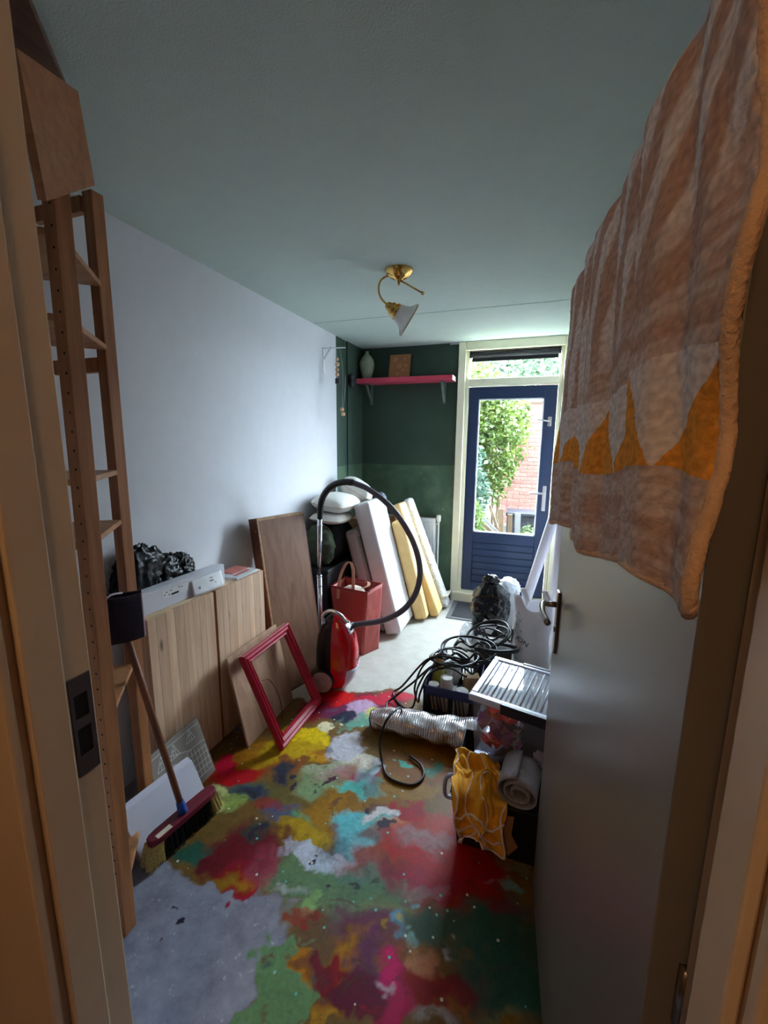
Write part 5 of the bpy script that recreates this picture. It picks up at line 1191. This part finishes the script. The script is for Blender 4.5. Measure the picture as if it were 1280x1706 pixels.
# flowers and scraps in the box
rf = random.Random(4)
def flower(c, r_, m_, label, grp):
    t_ = thing('artificial_flower', label, 'flower', c, grp)
    for k in range(11):
        a = 2*math.pi*k/11+rf.random(); tl_ = .35+.5*(k % 3)/2; d_ = Vector((math.cos(a), math.sin(a)*.8, tl_)).normalized(); e_ = d_.cross(Vector((0, 0, 1))).normalized()*r_*.5; n_ = d_.cross(e_).normalized()*r_*.25
        MB().add([c, c+d_*r_*.6+e_+n_, c+d_*r_*1.05, c+d_*r_*.6-e_+n_], [(0, 1, 2), (0, 2, 3)]).build('petal', m_, t_)
    ball(MB(), c+Zv(r_*.1), r_*.07).build('heart', plain('flower_heart', (214, 190, 120), .8), t_, smooth=True)
rd, pu, wt, dk2 = plain('petal_red', (244, 24, 62), .6), plain('petal_purple', (176, 84, 178), .7), plain('petal_white', (222, 214, 218), .7), plain('petal_dark', (40, 44, 60), .8)
inb = lambda u, v, z: SBO+sbu*u+sbv*v+Zv(z)
for u, z, m_, r_, lb in ((.055, .235, rd, .036, 'red artificial flower at the top left corner in the clear box'), (.10, .195, rd, .038, 'red artificial flower below the top left one in the clear box'), (.155, .19, rd, .032, 'red artificial flower nearest the white sprig in the clear box'), (.085, .055, rd, .04, 'red artificial flower at the bottom of the clear box'), (.065, .135, pu, .045, 'purple artificial flower at the left of the clear box'), (.125, .11, pu, .046, 'purple artificial flower in the middle of the clear box'), (.17, .075, pu, .036, 'small purple artificial flower under the white sprig'), (.30, .05, wt, .034, 'pale artificial flower at the bottom right of the clear box'), (.345, .075, rd, .028, 'small red artificial flower beside the door edge in the clear box')):
    flower(inb(u, .060, z), r_*1.35, m_, lb, 'flowers in the storage box')
sp2 = thing('white_sprig', 'upright white artificial sprig inside the clear box', 'flower', inb(.20, .05, .02))
MB().tube([inb(.185, .05, .01), inb(.205, .05, .24)], .002, 6).build('stem', dk2, sp2)
mb = MB()
for k in range(90):
    f_ = k/90; c = inb(.185+.02*f_, .05, .07+.17*f_); d_ = Vector((rf.gauss(0, 1), rf.gauss(0, 1), rf.gauss(.3, .6))).normalized(); e_ = d_.cross(Vector((.3, .2, 1))).normalized()*.005
    mb.add([c, c+d_*.012+e_, c+d_*.024, c+d_*.012-e_], [(0, 1, 2, 3)])
o = mb.build('florets', wt, sp2); o['kind'] = 'stuff'
crumple('dark_fabric', 'dark blue crumpled fabric filling the clear box behind the flowers', 'fabric', [(inb(.22, .20, .135), (.17, .115, .125), .12, 2, 51)], plain('fabric_dark', (36, 38, 54), .9, var=.5, scale=18), SBO.z+.006, 4)
# grey rolled mat and other scraps in front
grm = plain('felt_grey', (150, 146, 148), .85, var=.1, scale=30, bmp=.3, bscale=120)
gr_ = thing('grey_mat_roll', 'grey rolled mat with a spiral end lying on the bin below the storage box', 'roll', (.04, 1.55, .15))
g0, g1 = Vector((.035, 1.455, .325)), Vector((.055, 1.615, .325))
ga = (g1-g0).normalized(); ge1 = Vector((1, 0, 0)); ge1 = (ge1-ga*ge1.dot(ga)).normalized(); ge2 = ga.cross(ge1)
def spi(u, v):
    th = 2*math.pi*2.35*u; r_ = .020+.052*u; ell = 1.05 if True else 1
    return g0+(g1-g0)*v+ge1*(math.cos(th+2.4)*r_*1.15)+ge2*(math.sin(th+2.4)*r_*.9)
MB().grid(spi, 90, 6).build('rolled_sheet', grm, gr_, smooth=True, solid=.006)
ycl = plain('cloth_yellow', (236, 166, 34), .85, var=.12, scale=8, bmp=.15, bscale=200); trim = plain('cloth_trim', (232, 214, 196), .8)
yc = thing('yellow_cloth', 'crumpled yellow cloth with pale piping draped over the black bin', 'cloth', (-.15, 1.55, .1))
def ypt(u, v):
    # lies on the bin and spills over its near rim
    if v < .5:
        f = v/.5; y = 1.665-.205*f; z = .262+.010*math.sin(f*9+u*4)
        x = (-.238+.03*f)+(.205-.005*f)*u
    else:
        f = (v-.5)/.5; y = 1.452-.03*math.sin(f*2.6)-.010*f; z = .258-.150*f+.025*math.sin(u*5.5)*f
        x = (-.208+.045*f)+(.20-.035*f)*u
    q = Vector((u*3.1, v*4.3, 2.0)); r_ = 1-2*abs(noise.noise(q)); r2 = 1-2*abs(noise.noise(q*2.1+Vector((5, 1, 0))))
    k = .026*r_+.013*r2+.012*math.sin(u*11+v*3)
    return Vector((x+.02*noise.noise(q*1.3+Vector((9, 0, 0))), y-(k if v > .42 else k*.35), z+(k if v < .55 else k*.3)))
MB().grid(ypt, 60, 50).build('cloth', ycl, yc, smooth=True, solid=.004)
for us in (0.0, .34, .62, 1.0):
    MB().tube([ypt(max(0, min(1, us+.07*math.sin(k*.6+us*9))), k/24)+Vector((0, -.005, 0)) for k in range(25)], .004, 6).build('piping', trim, yc, smooth=True)
for vs_ in (.66, .82, 1.0): MB().tube([ypt(k/24, min(1, vs_+.05*math.sin(k*.45)))+Vector((0, -.006, 0)) for k in range(25)], .0045, 6).build('piping', trim, yc, smooth=True)
s_a, s_b = PZ(766, 1404, .012), None; s_b = s_a+Vector((.035, .075, .085))
o = MB().tube([s_a, s_b], .0085, 12).build('white_stick', plain('stick_white', (206, 202, 190), .6), smooth=True); tag(o, 'short off-white stick poking out below the yellow cloth', 'stick')
for pts, lb in ((((785, 1384), (826, 1425), (836, 1400), (832, 1372), (800, 1368)), 'larger brown cardboard scrap leaning before the black bin'), (((834, 1398), (846, 1426), (863, 1412), (852, 1392), (857, 1362), (843, 1360)), 'smaller brown cardboard scrap beside the open door edge')):
    q = []
    for (x, y) in pts:
        f_ = (1426-y)/62; q.append(PY(x, y, 1.435+.012*f_))
    zmin = min(p.z for p in q)
    o = MB().prism([p-Zv(zmin-.002) if zmin < 0 else p for p in q], Vector((.0, .004, .0))).build('cardboard_scrap', crd); tag(o, lb, 'cardboard')
